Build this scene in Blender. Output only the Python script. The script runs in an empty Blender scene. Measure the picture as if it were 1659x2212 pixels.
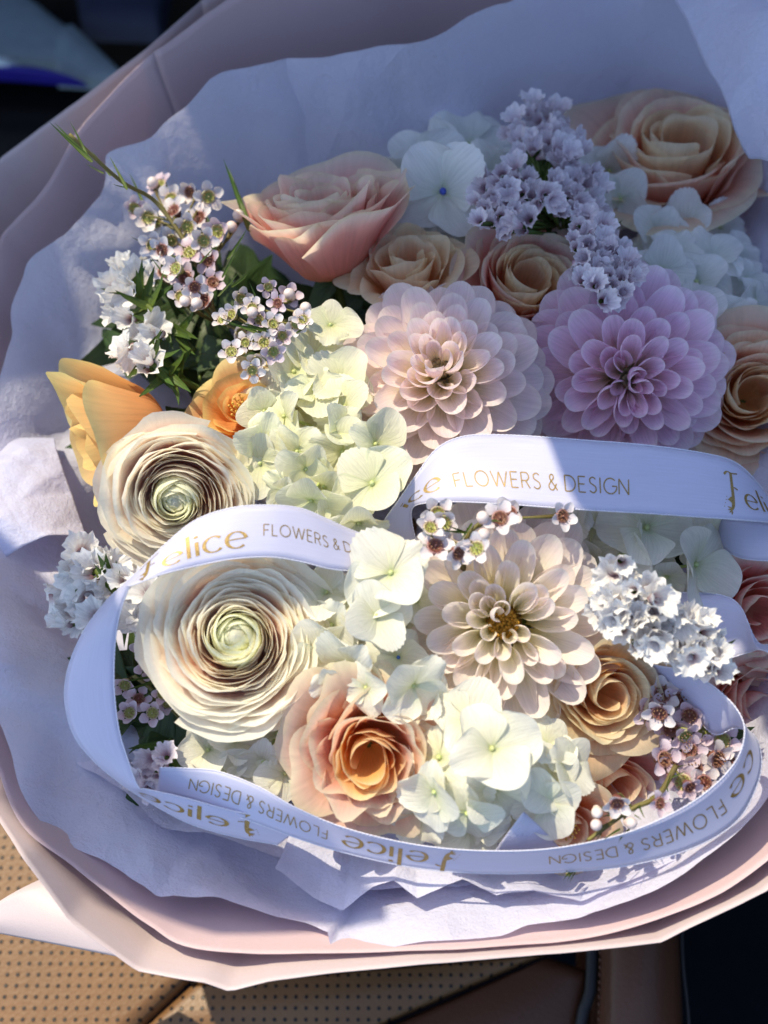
import bpy, math, random
import numpy as np
from mathutils import Vector, Matrix

rnd = random.Random(7)
rng = np.random.default_rng(11)
scene = bpy.context.scene
COL = scene.collection
R = math.radians

# ------------------------------------------------------------------ camera
PITCH = R(64); DIST = 0.55; TX = 0.18 / 0.55
F = np.array([0, math.cos(PITCH), -math.sin(PITCH)])
UP = np.array([0, math.sin(PITCH), math.cos(PITCH)])
RT = np.array([1.0, 0, 0])
CAM = -F * DIST
cd = bpy.data.cameras.new('camera'); cam = bpy.data.objects.new('camera', cd); COL.objects.link(cam)
cd.sensor_fit = 'HORIZONTAL'; cd.sensor_width = 36; cd.lens = 36 / (2 * TX)
cd.clip_start = 0.01; cd.clip_end = 50
cam.matrix_world = Matrix(((RT[0], UP[0], -F[0], CAM[0]), (RT[1], UP[1], -F[1], CAM[1]), (RT[2], UP[2], -F[2], CAM[2]), (0, 0, 0, 1)))
cd.dof.use_dof = True; cd.dof.focus_distance = 0.515; cd.dof.aperture_fstop = 8.5
scene.camera = cam

# ------------------------------------------------------------------ light
SUN = np.array([-0.37, 0.38, 0.87]); SUN = SUN / np.linalg.norm(SUN)
w = bpy.data.worlds.new('World'); scene.world = w; w.use_nodes = True
nt = w.node_tree
bg = nt.nodes['Background']; sky = nt.nodes.new('ShaderNodeTexSky')
sky.sky_type = 'NISHITA'; sky.sun_disc = False
sky.sun_elevation = math.asin(SUN[2]); sky.sun_rotation = math.atan2(SUN[0], SUN[1])
bg.inputs['Strength'].default_value = 0.15
nt.links.new(sky.outputs[0], bg.inputs['Color'])
sl = bpy.data.lights.new('sun', 'SUN'); sl.energy = 2.8; sl.angle = R(0.5); sl.color = (1.0, 0.885, 0.64)
so = bpy.data.objects.new('sun', sl); COL.objects.link(so)
so.rotation_euler = Vector(SUN).to_track_quat('Z', 'Y').to_euler()
so.location = tuple(SUN * 3)
scene.view_settings.view_transform = 'Standard'
scene.view_settings.look = 'None'
scene.view_settings.exposure = 1.0
scene.cycles.use_denoising = True
scene.cycles.max_bounces = 18
scene.cycles.transmission_bounces = 14
scene.cycles.diffuse_bounces = 10

# ------------------------------------------------------------------ geometry helpers
def ray(u, v):
    return F + RT * ((u - 829.5) / 829.5 * TX) + UP * ((1106 - v) / 829.5 * TX)
def at(u, v, z):
    d = ray(u, v); t = (z - CAM[2]) / d[2]
    return CAM + d * t
def zdome(x, y):
    return 0.035 - 0.85 * (x * x + y * y)
def atd(u, v, dz=0.0):
    z = 0.02
    for _ in range(12):
        p = at(u, v, z); z = zdome(p[0], p[1]) + dz
    return at(u, v, z)
def pxm(p):
    return float(np.dot(p - CAM, F)) * TX / 829.5
def unit(a):
    a = np.asarray(a, float); return a / max(1e-9, np.linalg.norm(a))
def axis(tx, ty):
    return unit(-F + RT * tx + UP * ty)
def frame(p, n, spin=0.0):
    n = unit(n); h = RT if abs(n[0]) < 0.9 else UP
    x = unit(h - n * np.dot(h, n)); y = np.cross(n, x)
    c, s = math.cos(spin), math.sin(spin)
    x, y = x * c + y * s, y * c - x * s
    return Matrix(((x[0], y[0], n[0], p[0]), (x[1], y[1], n[1], p[1]), (x[2], y[2], n[2], p[2]), (0, 0, 0, 1)))

def mesh_from(name, V, faces, uv=None, mat=None, smooth=True):
    me = bpy.data.meshes.new(name)
    me.from_pydata([tuple(map(float, p)) for p in V], [], [tuple(f) for f in faces])
    if smooth: me.polygons.foreach_set('use_smooth', [True] * len(me.polygons))
    if uv is not None:
        l = me.uv_layers.new(name='UVMap')
        idx = np.zeros(len(me.loops), dtype=np.int32); me.loops.foreach_get('vertex_index', idx)
        l.data.foreach_set('uv', np.asarray(uv, float)[idx].ravel())
    if mat is not None: me.materials.append(mat)
    me.update()
    return me

def grid_faces(nv, nu, wrap=False, off=0):
    f = []
    for j in range(nv - 1):
        for i in range(nu - (0 if wrap else 1)):
            a = j * nu + i; b = j * nu + (i + 1) % nu
            f.append((off + a, off + b, off + b + nu, off + a + nu))
    return f

def grid_mesh(name, P, UV, mat, wrap=False):
    nv, nu = P.shape[:2]
    return mesh_from(name, P.reshape(-1, 3), grid_faces(nv, nu, wrap), UV.reshape(-1, 2), mat)

def obj(name, me, parent=None, mat4=None):
    o = bpy.data.objects.new(name, me); COL.objects.link(o)
    if parent is not None: o.parent = parent
    if mat4 is not None: o.matrix_basis = mat4
    return o
def thing(name, label, cat, mat4, group=None):
    o = obj(name, None, None, mat4); o.empty_display_size = 0.01
    o['label'] = label; o['category'] = cat
    if group: o['group'] = group
    return o
def tag(o, label, cat, group=None):
    o['label'] = label; o['category'] = cat
    if group: o['group'] = group
def struct(o):
    o['kind'] = 'structure'; return o

def tube_geo(pts, rads, seg=6):
    pts = np.asarray(pts, float); n = len(pts); V = []
    prev = None
    for i in range(n):
        t = unit(pts[min(i + 1, n - 1)] - pts[max(i - 1, 0)])
        if prev is None:
            h = np.array([0, 0, 1.0]) if abs(t[2]) < 0.9 else np.array([1.0, 0, 0])
            a = unit(np.cross(t, h))
        else:
            a = unit(prev - t * np.dot(prev, t))
        prev = a; b = np.cross(t, a)
        for k in range(seg):
            th = 2 * math.pi * k / seg
            V.append(pts[i] + (a * math.cos(th) + b * math.sin(th)) * rads[i])
    F_ = []
    for j in range(n - 1):
        for k in range(seg):
            a = j * seg + k; b = j * seg + (k + 1) % seg
            F_.append((a, b, b + seg, a + seg))
    F_.append(tuple(range(seg - 1, -1, -1))); F_.append(tuple((n - 1) * seg + k for k in range(seg)))
    return V, F_
class MB:
    def __init__(s): s.V = []; s.F = []; s.UV = []
    def add(s, V, Fc, UV=None):
        o = len(s.V); s.V += [tuple(p) for p in V]; s.F += [tuple(i + o for i in f) for f in Fc]
        s.UV += [tuple(q) for q in UV] if UV is not None else [(0.5, 0.5)] * len(V)
    def tube(s, pts, rads, seg=6):
        V, Fc = tube_geo(pts, rads, seg); n = len(pts)
        s.add(V, Fc, [(0.5, (i // seg) / max(1, n - 1)) for i in range(len(V))])
    def sphere(s, c, r, seg=8, rings=6, sq=(1, 1, 1)):
        V = []
        for j in range(rings + 1):
            ph = math.pi * j / rings
            for k in range(seg):
                th = 2 * math.pi * k / seg
                V.append((c[0] + r * sq[0] * math.sin(ph) * math.cos(th), c[1] + r * sq[1] * math.sin(ph) * math.sin(th), c[2] + r * sq[2] * math.cos(ph)))
        s.add(V, grid_faces(rings + 1, seg, True), [(0.5, 1 - (i // seg) / rings) for i in range(len(V))])
    def mesh(s, name, mat): return mesh_from(name, s.V, s.F, s.UV, mat)

def spline(P, n):
    """Catmull-Rom through rows of P (k, d), n samples, chord parametrised"""
    P = np.asarray(P, float); k = len(P)
    Q = np.vstack([2 * P[0] - P[1], P, 2 * P[-1] - P[-2]])
    d = np.linalg.norm(np.diff(P[:, :min(3, P.shape[1])], axis=0), axis=1) + 1e-9
    cum = np.concatenate([[0], np.cumsum(d)]); s = np.linspace(0, cum[-1], n)
    out = []
    for x in s:
        i = min(k - 2, max(0, int(np.searchsorted(cum, x, side='right') - 1)))
        t = (x - cum[i]) / d[i]
        a, b, c, e = Q[i], Q[i + 1], Q[i + 2], Q[i + 3]
        out.append(0.5 * (2 * b + (c - a) * t + (2 * a - 5 * b + 4 * c - e) * t * t + (3 * b - a - 3 * c + e) * t ** 3))
    return np.array(out)

# ------------------------------------------------------------------ materials
def lin(r, g, b):
    f = lambda c: (c / 255 / 12.92) if c / 255 <= 0.04045 else ((c / 255 + 0.055) / 1.055) ** 2.4
    return (f(r), f(g), f(b), 1.0)
class NT:
    def __init__(s, name):
        s.m = bpy.data.materials.new(name); s.m.use_nodes = True
        s.t = s.m.node_tree; s.t.nodes.clear(); s.out = s.n('ShaderNodeOutputMaterial')
    def n(s, ty, **kw):
        x = s.t.nodes.new(ty)
        for k, v in kw.items():
            if isinstance(k, str) and hasattr(x, k): setattr(x, k, v)
        return x
    def l(s, a, b): s.t.links.new(a, b)
    def ramp(s, fac, stops):
        r = s.n('ShaderNodeValToRGB'); e = r.color_ramp.elements
        while len(e) < len(stops): e.new(0.5)
        for el, (p, c) in zip(e, stops): el.position = p; el.color = c
        s.l(fac, r.inputs[0]); return r.outputs[0]
    def mix(s, fac, a, b, mode='MIX'):
        x = s.n('ShaderNodeMix'); x.data_type = 'RGBA'; x.blend_type = mode
        for sock, val in ((x.inputs[0], fac), (x.inputs[6], a), (x.inputs[7], b)):
            if hasattr(val, 'is_linked') or hasattr(val, 'links'): s.l(val, sock)
            else: sock.default_value = val
        return x.outputs[2]
    def math(s, op, a, b=None):
        x = s.n('ShaderNodeMath'); x.operation = op
        for sock, val in zip(x.inputs, (a, b)):
            if val is None: continue
            if hasattr(val, 'links'): s.l(val, sock)
            else: sock.default_value = val
        return x.outputs[0]
    def uv(s):
        u = s.n('ShaderNodeUVMap'); u.uv_map = 'UVMap'; return u.outputs[0]
    def scaled(s, vec, sc):
        m = s.n('ShaderNodeMapping'); m.inputs['Scale'].default_value = sc; s.l(vec, m.inputs[0]); return m.outputs[0]
    def noise(s, vec, scale, detail=3, rough=0.5):
        x = s.n('ShaderNodeTexNoise'); x.inputs['Scale'].default_value = scale
        x.inputs['Detail'].default_value = detail; x.inputs['Roughness'].default_value = rough
        s.l(vec, x.inputs['Vector']); return x.outputs['Fac']
    def bump(s, h, strength, dist):
        b = s.n('ShaderNodeBump'); b.inputs['Strength'].default_value = strength; b.inputs['Distance'].default_value = dist
        s.l(h, b.inputs['Height']); return b.outputs[0]
    def bsdf(s, color, rough=0.5, spec=0.3, normal=None, **kw):
        p = s.n('ShaderNodeBsdfPrincipled')
        if hasattr(color, 'links'): s.l(color, p.inputs['Base Color'])
        else: p.inputs['Base Color'].default_value = color
        if hasattr(rough, 'links'): s.l(rough, p.inputs['Roughness'])
        else: p.inputs['Roughness'].default_value = rough
        p.inputs['Specular IOR Level'].default_value = spec
        for k, v in kw.items(): p.inputs[k.replace('_', ' ')].default_value = v
        if normal is not None: s.l(normal, p.inputs['Normal'])
        return p
    def translucent(s, p, color, fac, normal=None):
        t = s.n('ShaderNodeBsdfTranslucent')
        if hasattr(color, 'links'): s.l(color, t.inputs['Color'])
        else: t.inputs['Color'].default_value = color
        if normal is not None: s.l(normal, t.inputs['Normal'])
        m = s.n('ShaderNodeMixShader'); m.inputs[0].default_value = fac
        s.l(p.outputs[0], m.inputs[1]); s.l(t.outputs[0], m.inputs[2]); return m
    def done(s, sh): s.l(sh.outputs[0], s.out.inputs[0]); return s.m

def petal_mat(name, stops, trans=0.35, veins=34, vein_amt=0.10, bump=0.25, hue=0.012, val=0.10, tipspot=None, rough=0.55):
    m = NT(name); uv = m.uv()
    sp = m.n('ShaderNodeSeparateXYZ'); m.l(uv, sp.inputs[0])
    v = m.math('ADD', sp.outputs[1], m.math('MULTIPLY', m.math('SUBTRACT', m.noise(m.scaled(uv, (3, 2, 1)), 2.0), 0.5), 0.16))
    c = m.ramp(v, stops)
    vein = m.noise(m.scaled(uv, (veins, 1.6, 1)), 1.0, 4, 0.6)
    dark = m.ramp(vein, [(0.30, (1 - vein_amt * 1.6,) * 3 + (1,)), (0.62, (1, 1, 1, 1))])
    c = m.mix(1.0, c, dark, 'MULTIPLY')
    oi = m.n('ShaderNodeObjectInfo')
    hs = m.n('ShaderNodeHueSaturation')
    m.l(m.math('ADD', m.math('MULTIPLY', oi.outputs['Random'], 2 * hue), 0.5 - hue), hs.inputs['Hue'])
    m.l(m.math('ADD', m.math('MULTIPLY', oi.outputs['Random'], val), 1 - val * 0.6), hs.inputs['Value'])
    m.l(c, hs.inputs['Color']); c = hs.outputs[0]
    if tipspot is not None:
        geo = m.n('ShaderNodeTexCoord')
        sn = m.noise(geo.outputs['Object'], 190, 2)
        c = m.mix(m.ramp(sn, [(0.72, (0, 0, 0, 1)), (0.80, (0.45, 0.45, 0.45, 1))]), c, tipspot)
    nrm = m.bump(m.math('ADD', vein, m.math('MULTIPLY', m.noise(m.scaled(uv, (9, 6, 1)), 1.0, 3), 0.8)), bump, 0.0009)
    p = m.bsdf(c, rough, 0.28, nrm)
    return m.done(m.translucent(p, c, trans, nrm))

def C(r, g, b): return (r, g, b, 1.0)
M = {}
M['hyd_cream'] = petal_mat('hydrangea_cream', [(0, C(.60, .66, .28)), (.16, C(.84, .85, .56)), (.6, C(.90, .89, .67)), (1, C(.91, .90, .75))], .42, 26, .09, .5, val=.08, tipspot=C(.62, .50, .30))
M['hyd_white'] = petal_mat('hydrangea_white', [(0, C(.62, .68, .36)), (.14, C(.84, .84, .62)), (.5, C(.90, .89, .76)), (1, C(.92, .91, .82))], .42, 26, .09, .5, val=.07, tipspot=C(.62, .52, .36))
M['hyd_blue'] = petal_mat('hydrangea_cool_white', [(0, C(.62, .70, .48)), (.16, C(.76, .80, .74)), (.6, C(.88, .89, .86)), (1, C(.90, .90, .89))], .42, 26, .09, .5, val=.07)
M['hyd_eye'] = petal_mat('hydrangea_eye', [(0, C(.45, .52, .16)), (1, C(.66, .72, .34))], .15, 6, .1, .2)
M['blue_eye'] = petal_mat('hydrangea_blue_eye', [(0, C(.04, .07, .40)), (1, C(.10, .18, .60))], .1, 6, .1, .2)
M['dah_cream'] = petal_mat('dahlia_blush', [(0, C(.78, .66, .22)), (.22, C(.95, .89, .66)), (.55, C(.96, .86, .80)), (.86, C(.94, .80, .83)), (1, C(.93, .84, .80))], .46, 22, .09, .3)
M['dah_pale'] = petal_mat('dahlia_pale', [(0, C(.72, .62, .18)), (.22, C(.95, .91, .66)), (.55, C(.97, .91, .81)), (.85, C(.97, .86, .84)), (1, C(.94, .88, .82))], .48, 22, .09, .3)
M['dah_lilac'] = petal_mat('dahlia_lilac', [(0, C(.70, .52, .30)), (.25, C(.93, .74, .68)), (.55, C(.94, .71, .82)), (.85, C(.93, .70, .87)), (1, C(.96, .84, .92))], .42, 22, .10, .3)
M['dah_eye'] = petal_mat('dahlia_eye', [(0, C(.06, .04, .015)), (.6, C(.20, .10, .02)), (1, C(.56, .30, .03))], .1, 6, .2, .3)
M['dah_eye_green'] = petal_mat('dahlia_green_eye', [(0, C(.08, .08, .03)), (.6, C(.20, .17, .06)), (1, C(.36, .28, .16))], .1, 6, .2, .3)
M['ran_outer'] = petal_mat('ranunculus_cream', [(0, C(.97, .62, .52)), (.45, C(.97, .76, .67)), (.78, C(.97, .89, .80)), (1, C(.97, .95, .84))], .56, 20, .04, .25, val=.04)
M['ran_inner'] = petal_mat('ranunculus_core', [(0, C(.74, .80, .40)), (.5, C(.90, .91, .64)), (1, C(.95, .94, .78))], .55, 20, .07, .3)
M['rose_peach'] = petal_mat('rose_peach', [(0, C(.90, .42, .14)), (.3, C(.93, .48, .25)), (.7, C(.93, .58, .41)), (.92, C(.93, .72, .55)), (1, C(.90, .80, .60))], .55, 22, .08, .3, tipspot=C(.62, .45, .22))
M['rose_apricot'] = petal_mat('rose_apricot', [(0, C(.90, .44, .14)), (.35, C(.92, .56, .27)), (.75, C(.93, .69, .45)), (1, C(.92, .82, .60))], .55, 22, .08, .3)
M['rose_pink'] = petal_mat('rose_pink', [(0, C(.86, .40, .26)), (.35, C(.91, .41, .32)), (.75, C(.92, .51, .45)), (.94, C(.92, .74, .64)), (1, C(.88, .78, .60))], .55, 22, .08, .3)
M['rose_orange'] = petal_mat('rose_orange', [(0, C(.92, .42, .14)), (.45, C(.93, .50, .20)), (.8, C(.93, .60, .27)), (1, C(.90, .72, .32))], .50, 22, .08, .3, tipspot=C(.60, .46, .10))
M['rose_heart'] = petal_mat('rose_heart', [(0, C(.93, .44, .10)), (.5, C(.94, .54, .20)), (.85, C(.94, .66, .34)), (1, C(.94, .76, .48))], .5, 22, .08, .3)
M['rose_blush'] = petal_mat('rose_blush', [(0, C(.92, .46, .12)), (.22, C(.93, .54, .24)), (.5, C(.93, .54, .38)), (.85, C(.93, .66, .53)), (1, C(.92, .82, .62))], .55, 22, .08, .3, tipspot=C(.66, .50, .22))
M['stamen'] = petal_mat('stamen_gold', [(0, C(.6, .3, .06)), (1, C(.8, .5, .12))], .1, 6, .1, .1)
M['stat_lilac'] = petal_mat('statice_lilac', [(0, C(.42, .22, .30)), (.22, C(.64, .48, .56)), (.42, C(.80, .70, .77)), (1, C(.89, .82, .87))], .30, 30, .16, .5)
M['stat_white'] = petal_mat('statice_white', [(0, C(.30, .14, .16)), (.18, C(.66, .54, .56)), (.36, C(.86, .84, .84)), (1, C(.92, .91, .90))], .30, 30, .14, .5)
M['wax_white'] = petal_mat('waxflower_petal', [(0, C(.55, .38, .40)), (.3, C(.76, .68, .70)), (1, C(.84, .80, .80))], .25, 14, .06, .3, rough=.35)
M['wax_pink'] = petal_mat('waxflower_pink_petal', [(0, C(.45, .22, .28)), (.3, C(.64, .50, .58)), (1, C(.76, .66, .74))], .25, 14, .06, .3, rough=.35)
M['wax_cup'] = petal_mat('waxflower_cup_green', [(0, C(.24, .28, .06)), (.6, C(.38, .38, .10)), (1, C(.58, .50, .34))], .05, 8, .2, .3, rough=.3)
M['wax_cup_red'] = petal_mat('waxflower_cup_maroon', [(0, C(.16, .06, .03)), (.6, C(.20, .07, .05)), (1, C(.42, .22, .20))], .05, 8, .2, .3, rough=.3)
M['wax_stamen'] = petal_mat('waxflower_stamen', [(0, C(.30, .14, .10)), (.7, C(.26, .13, .07)), (1, C(.34, .20, .08))], .0, 8, .2, .1)
M['wax_bud'] = petal_mat('waxflower_bud', [(0, C(.40, .30, .10)), (.45, C(.76, .60, .54)), (1, C(.84, .76, .74))], .15, 8, .06, .2, rough=.3)
M['stem'] = petal_mat('stem_green', [(0, C(.07, .11, .02)), (1, C(.13, .19, .035))], .05, 8, .3, .3)
M['twig'] = petal_mat('twig_brown', [(0, C(.15, .12, .04)), (1, C(.22, .20, .06))], .0, 8, .3, .3)
M['needle'] = petal_mat('needle_leaf', [(0, C(.10, .15, .025)), (1, C(.07, .13, .025))], .15, 8, .25, .3, rough=.4)
M['leaf'] = petal_mat('dark_leaf', [(0, C(.05, .08, .025)), (1, C(.04, .075, .02))], .2, 14, .3, .5, rough=.4)

def tissue_mat():
    m = NT('tissue_paper_white'); tc = m.n('ShaderNodeTexCoord'); ob = tc.outputs['Object']
    n1 = m.noise(ob, 16, 6, .62); n2 = m.noise(ob, 900, 3, .7)
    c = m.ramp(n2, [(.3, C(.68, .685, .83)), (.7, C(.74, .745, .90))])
    hs = []
    for sc, ds in ((7, 1.0), (17, .7), (40, .25)):
        wp = m.n('ShaderNodeVectorMath'); wp.operation = 'ADD'; nz = m.n('ShaderNodeTexNoise'); nz.inputs['Scale'].default_value = sc * .7; m.l(ob, nz.inputs['Vector'])
        sc_ = m.n('ShaderNodeVectorMath'); sc_.operation = 'SCALE'; sc_.inputs['Scale'].default_value = .9 / sc; m.l(nz.outputs['Color'], sc_.inputs[0])
        m.l(ob, wp.inputs[0]); m.l(sc_.outputs[0], wp.inputs[1])
        vo = m.n('ShaderNodeTexVoronoi'); vo.feature = 'F1'; vo.inputs['Scale'].default_value = sc; m.l(wp.outputs[0], vo.inputs['Vector'])
        hs.append(m.math('MULTIPLY', vo.outputs['Distance'], 11 * ds / sc))
    h = m.math('ADD', m.math('ADD', hs[0], hs[1]), hs[2])
    h = m.math('ADD', m.math('ADD', h, m.math('MULTIPLY', n1, .5)), m.math('MULTIPLY', n2, .03))
    nr = m.bump(h, .75, .018)
    p = m.bsdf(c, .55, .25, nr)
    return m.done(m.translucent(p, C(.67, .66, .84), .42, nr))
def pink_mat(name, col, tr):
    m = NT(name); tc = m.n('ShaderNodeTexCoord'); ob = tc.outputs['Object']
    n1 = m.noise(ob, 6, 3, .5); n2 = m.noise(ob, 1400, 2, .6)
    c = m.mix(m.ramp(n2, [(.35, C(0, 0, 0)), (.7, C(.5, .5, .5))]), C(*col), C(*[min(.9, x * 1.12) for x in col]))
    nr = m.bump(m.math('ADD', m.math('MULTIPLY', n1, .6), m.math('MULTIPLY', n2, .05)), .3, .006)
    p = m.bsdf(c, .42, .35, nr)
    return m.done(m.translucent(p, C(*col), tr, nr))
M['tissue'] = tissue_mat()
M['pink'] = pink_mat('wrapping_paper_pink', (.66, .50, .51), .25)
M['pink2'] = pink_mat('wrapping_paper_pale_pink', (.64, .54, .55), .25)
def ribbon_mat():
    m = NT('satin_ribbon'); uv = m.uv()      # uv in millimetres: x along, y across
    sp = m.n('ShaderNodeSeparateXYZ'); m.l(uv, sp.inputs[0])
    wv = m.n('ShaderNodeTexWave'); wv.wave_type = 'BANDS'; wv.bands_direction = 'DIAGONAL'
    wv.inputs['Scale'].default_value = .55; wv.inputs['Distortion'].default_value = .5; m.l(uv, wv.inputs['Vector'])
    wx = m.n('ShaderNodeTexWave'); wx.wave_type = 'BANDS'; wx.bands_direction = 'X'
    wx.inputs['Scale'].default_value = .42; m.l(uv, wx.inputs['Vector'])
    edge = m.math('GREATER_THAN', m.math('ABSOLUTE', m.math('SUBTRACT', sp.outputs[1], 12.5)), 11.7)
    h = m.math('ADD', m.math('MULTIPLY', wv.outputs['Fac'], .35), m.math('MULTIPLY', m.math('MULTIPLY', edge, wx.outputs['Fac']), 2.2))
    nr = m.bump(h, .35, .0004)
    n = m.noise(m.scaled(uv, (.02, .5, 1)), 3.0, 3)
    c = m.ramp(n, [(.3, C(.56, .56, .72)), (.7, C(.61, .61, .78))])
    p = m.bsdf(c, .36, .45, nr, Anisotropic=.5, Sheen_Weight=.25, Sheen_Roughness=.4)
    return m.done(m.translucent(p, C(.64, .64, .84), .22))
M['ribbon'] = ribbon_mat()
M['selvedge'] = petal_mat('ribbon_selvedge', [(0, C(.70, .70, .82)), (1, C(.70, .70, .82))], .1, 4, 0, 0, hue=0, val=0)
def gold_mat():
    m = NT('gold_foil_print'); tc = m.n('ShaderNodeTexCoord')
    n = m.noise(tc.outputs['Object'], 1500, 3, .7)
    c = m.ramp(n, [(.3, C(.17, .11, .03)), (.7, C(.42, .28, .09))])
    p = m.bsdf(c, m.ramp(n, [(.3, C(.25, .25, .25)), (.7, C(.5, .5, .5))]), .5, m.bump(n, .4, .0004), Metallic=.35)
    return m.done(p)
M['gold'] = gold_mat()
def leather(name, col, perf):
    m = NT(name); uv = m.uv(); tc = m.n('ShaderNodeTexCoord')
    vo = m.n('ShaderNodeTexVoronoi'); vo.inputs['Scale'].default_value = 420; m.l(tc.outputs['Object'], vo.inputs['Vector'])
    n = m.noise(tc.outputs['Object'], 14, 3)
    c = m.mix(m.ramp(n, [(.3, C(0, 0, 0)), (.7, C(1, 1, 1))]), C(*[x * .88 for x in col]), C(*[min(1, x * 1.1) for x in col]))
    h = m.math('MULTIPLY', vo.outputs['Distance'], .4)
    if perf:
        sp = m.n('ShaderNodeSeparateXYZ'); m.l(uv, sp.inputs[0])
        fx = m.math('SUBTRACT', m.math('FRACT', sp.outputs[0]), .5)
        fy = m.math('SUBTRACT', m.math('FRACT', sp.outputs[1]), .5)
        d = m.math('SQRT', m.math('ADD', m.math('MULTIPLY', fx, fx), m.math('MULTIPLY', fy, fy)))
        hole = m.ramp(d, [(.15, C(1, 1, 1)), (.22, C(0, 0, 0))])
        c = m.mix(hole, c, C(.012, .008, .006))
        h = m.math('SUBTRACT', h, m.math('MULTIPLY', hole, 2.0))
    p = m.bsdf(c, .45, .35, m.bump(h, .35, .0008))
    return m.done(p)
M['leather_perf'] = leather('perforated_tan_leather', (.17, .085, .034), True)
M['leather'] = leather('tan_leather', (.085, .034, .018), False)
def plain(name, col, rough=.6, spec=.3):
    m = NT(name); tc = m.n('ShaderNodeTexCoord')
    n = m.noise(tc.outputs['Object'], 60, 4, .6)
    c = m.mix(n, C(*[x * .75 for x in col]), C(*[x * 1.2 for x in col]))
    return m.done(m.bsdf(c, rough, spec, m.bump(n, .2, .002)))
M['piping'] = plain('black_piping', (.02, .02, .022), .5)
M['carpet'] = plain('dark_carpet', (.004, .005, .008), .95, .05)
M['trim_grey'] = plain('grey_door_trim', (.20, .26, .30), .55)
M['trim_navy'] = plain('navy_door_card', (.030, .036, .07), .6)
M['trim_black'] = plain('black_trim', (.006, .006, .008), .6)
M['trim_metal'] = plain('brushed_sill', (.60, .72, .78), .35, .6)
M['accent'] = plain('blue_accent', (.015, .01, .22), .5)
M['shade_slab_grey'] = plain('shade_slab_grey', (.30, .30, .31), .9)  # for the added shade slabs overhead

# ------------------------------------------------------------------ petals
def strap_petal(name, mat, L, W, e0, e1, roll0, roll1, r0=0.0, z0=0.0, tip=.45, tp=2.2, base_w=.35, widest=.65,
                eq=1.0, ruffle=0.0, rf=3.0, teeth=0.0, point=0.0, nu=9, nv=9, curl=0.0, seed=0):
    g = random.Random(seed); u = np.linspace(-1, 1, nu)[None, :]; v = np.linspace(0, 1, nv)[:, None]
    fu = 1 - tip * np.abs(u) ** tp + point * (1 - np.abs(u)) ** 2
    if teeth: fu = fu + teeth * np.where(np.arange(nu)[None, :] % 2 == 0, 1, -1) * (np.abs(u) < .85) * g.uniform(.5, 1.2)
    s = v * fu
    ss = np.linspace(0, 1.4, 90); e = e0 + (e1 - e0) * np.clip(ss, 0, 1.1) ** eq
    cy = r0 + np.concatenate([[0], np.cumsum(np.cos(e[:-1]) * (ss[1] - ss[0]))]) * L
    cz = z0 + np.concatenate([[0], np.cumsum(np.sin(e[:-1]) * (ss[1] - ss[0]))]) * L
    Y = np.interp(s, ss, cy); Z = np.interp(s, ss, cz); E = np.interp(s, ss, e)
    wv = base_w + (1 - base_w) * np.sin(np.clip(v / widest, 0, 1) * math.pi / 2) ** 1.3
    wv = wv * (1 - .12 * np.clip((v - widest) / (1 - widest), 0, 1) ** 2)
    ro = roll0 + (roll1 - roll0) * v
    ro = np.where(np.abs(ro) < .05, .05, ro)
    x = W * wv * np.sin(u * ro) / ro
    off = W * wv * (1 - np.cos(u * ro)) / ro
    ph = g.uniform(0, 6.28)
    off = off + ruffle * L * v ** 2 * np.sin(u * rf + ph) + curl * L * np.abs(u) ** 3 * v
    P = np.stack([x, Y - np.sin(E) * off, Z + np.cos(E) * off], -1)
    UV = np.stack([np.broadcast_to(u * .5 + .5, s.shape) + g.uniform(0, 9), np.clip(np.broadcast_to(v, s.shape), 0, 1)], -1)
    return grid_mesh(name, P, UV, mat)

def cup_petal(name, mat, L, es, wrap, r0=.002, z0=0.0, tip=.30, tp=2.4, spiral=0.0, ruffle=0.0, rf=4.0, flare=0.0,
              nu=13, nv=10, seed=0, notch=0.0, vs=(0, .3, .7, 1)):
    g = random.Random(seed); u = np.linspace(-1, 1, nu)[None, :]; v = np.linspace(0, 1, nv)[:, None]
    fu = 1 - tip * np.abs(u) ** tp - notch * np.exp(-(u / .18) ** 2)
    s = v * fu
    ss = np.linspace(0, 1.2, 80); e = np.interp(ss, vs, es)
    cr = r0 + np.concatenate([[0], np.cumsum(np.cos(e[:-1]) * (ss[1] - ss[0]))]) * L
    cz = z0 + np.concatenate([[0], np.cumsum(np.sin(e[:-1]) * (ss[1] - ss[0]))]) * L
    r = np.interp(s, ss, cr); z = np.interp(s, ss, cz)
    ph = g.uniform(0, 6.28)
    wob = np.sin(u * rf + ph) + .5 * np.sin(u * rf * 2.1 + ph * 1.7)
    r = r * (1 + spiral * u) + ruffle * L * v ** 2.5 * wob + flare * L * np.abs(u) ** 2.5 * v
    z = z + ruffle * .7 * L * v ** 3 * np.sin(u * rf * 1.4 + ph + 1)
    th = u * wrap
    r = np.maximum(r, .0004)
    P = np.stack([r * np.sin(th), r * np.cos(th), z], -1)
    UV = np.stack([np.broadcast_to(u * .5 + .5, s.shape) + g.uniform(0, 9), np.broadcast_to(v, s.shape)], -1)
    return grid_mesh(name, P, UV, mat)

def rotz(a, tx=0, ty=0, dz=0, sc=1.0):
    return Matrix.Translation((0, 0, dz)) @ Matrix.Rotation(a, 4, 'Z') @ Matrix.Rotation(tx, 4, 'X') @ Matrix.Rotation(ty, 4, 'Y') @ Matrix.Scale(sc, 4)

GA = math.pi * (3 - math.sqrt(5))

def add_stem(root, length, r=.0022, mat=None):
    mb = MB(); k = rnd.uniform(-.015, .015)
    pts = [(k * t * t, k * .7 * t, -length * t) for t in np.linspace(0, 1, 5)]
    mb.tube(pts, [r] * 5, 6); obj('stem', mb.mesh('stem', mat or M['stem']), root)

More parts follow.
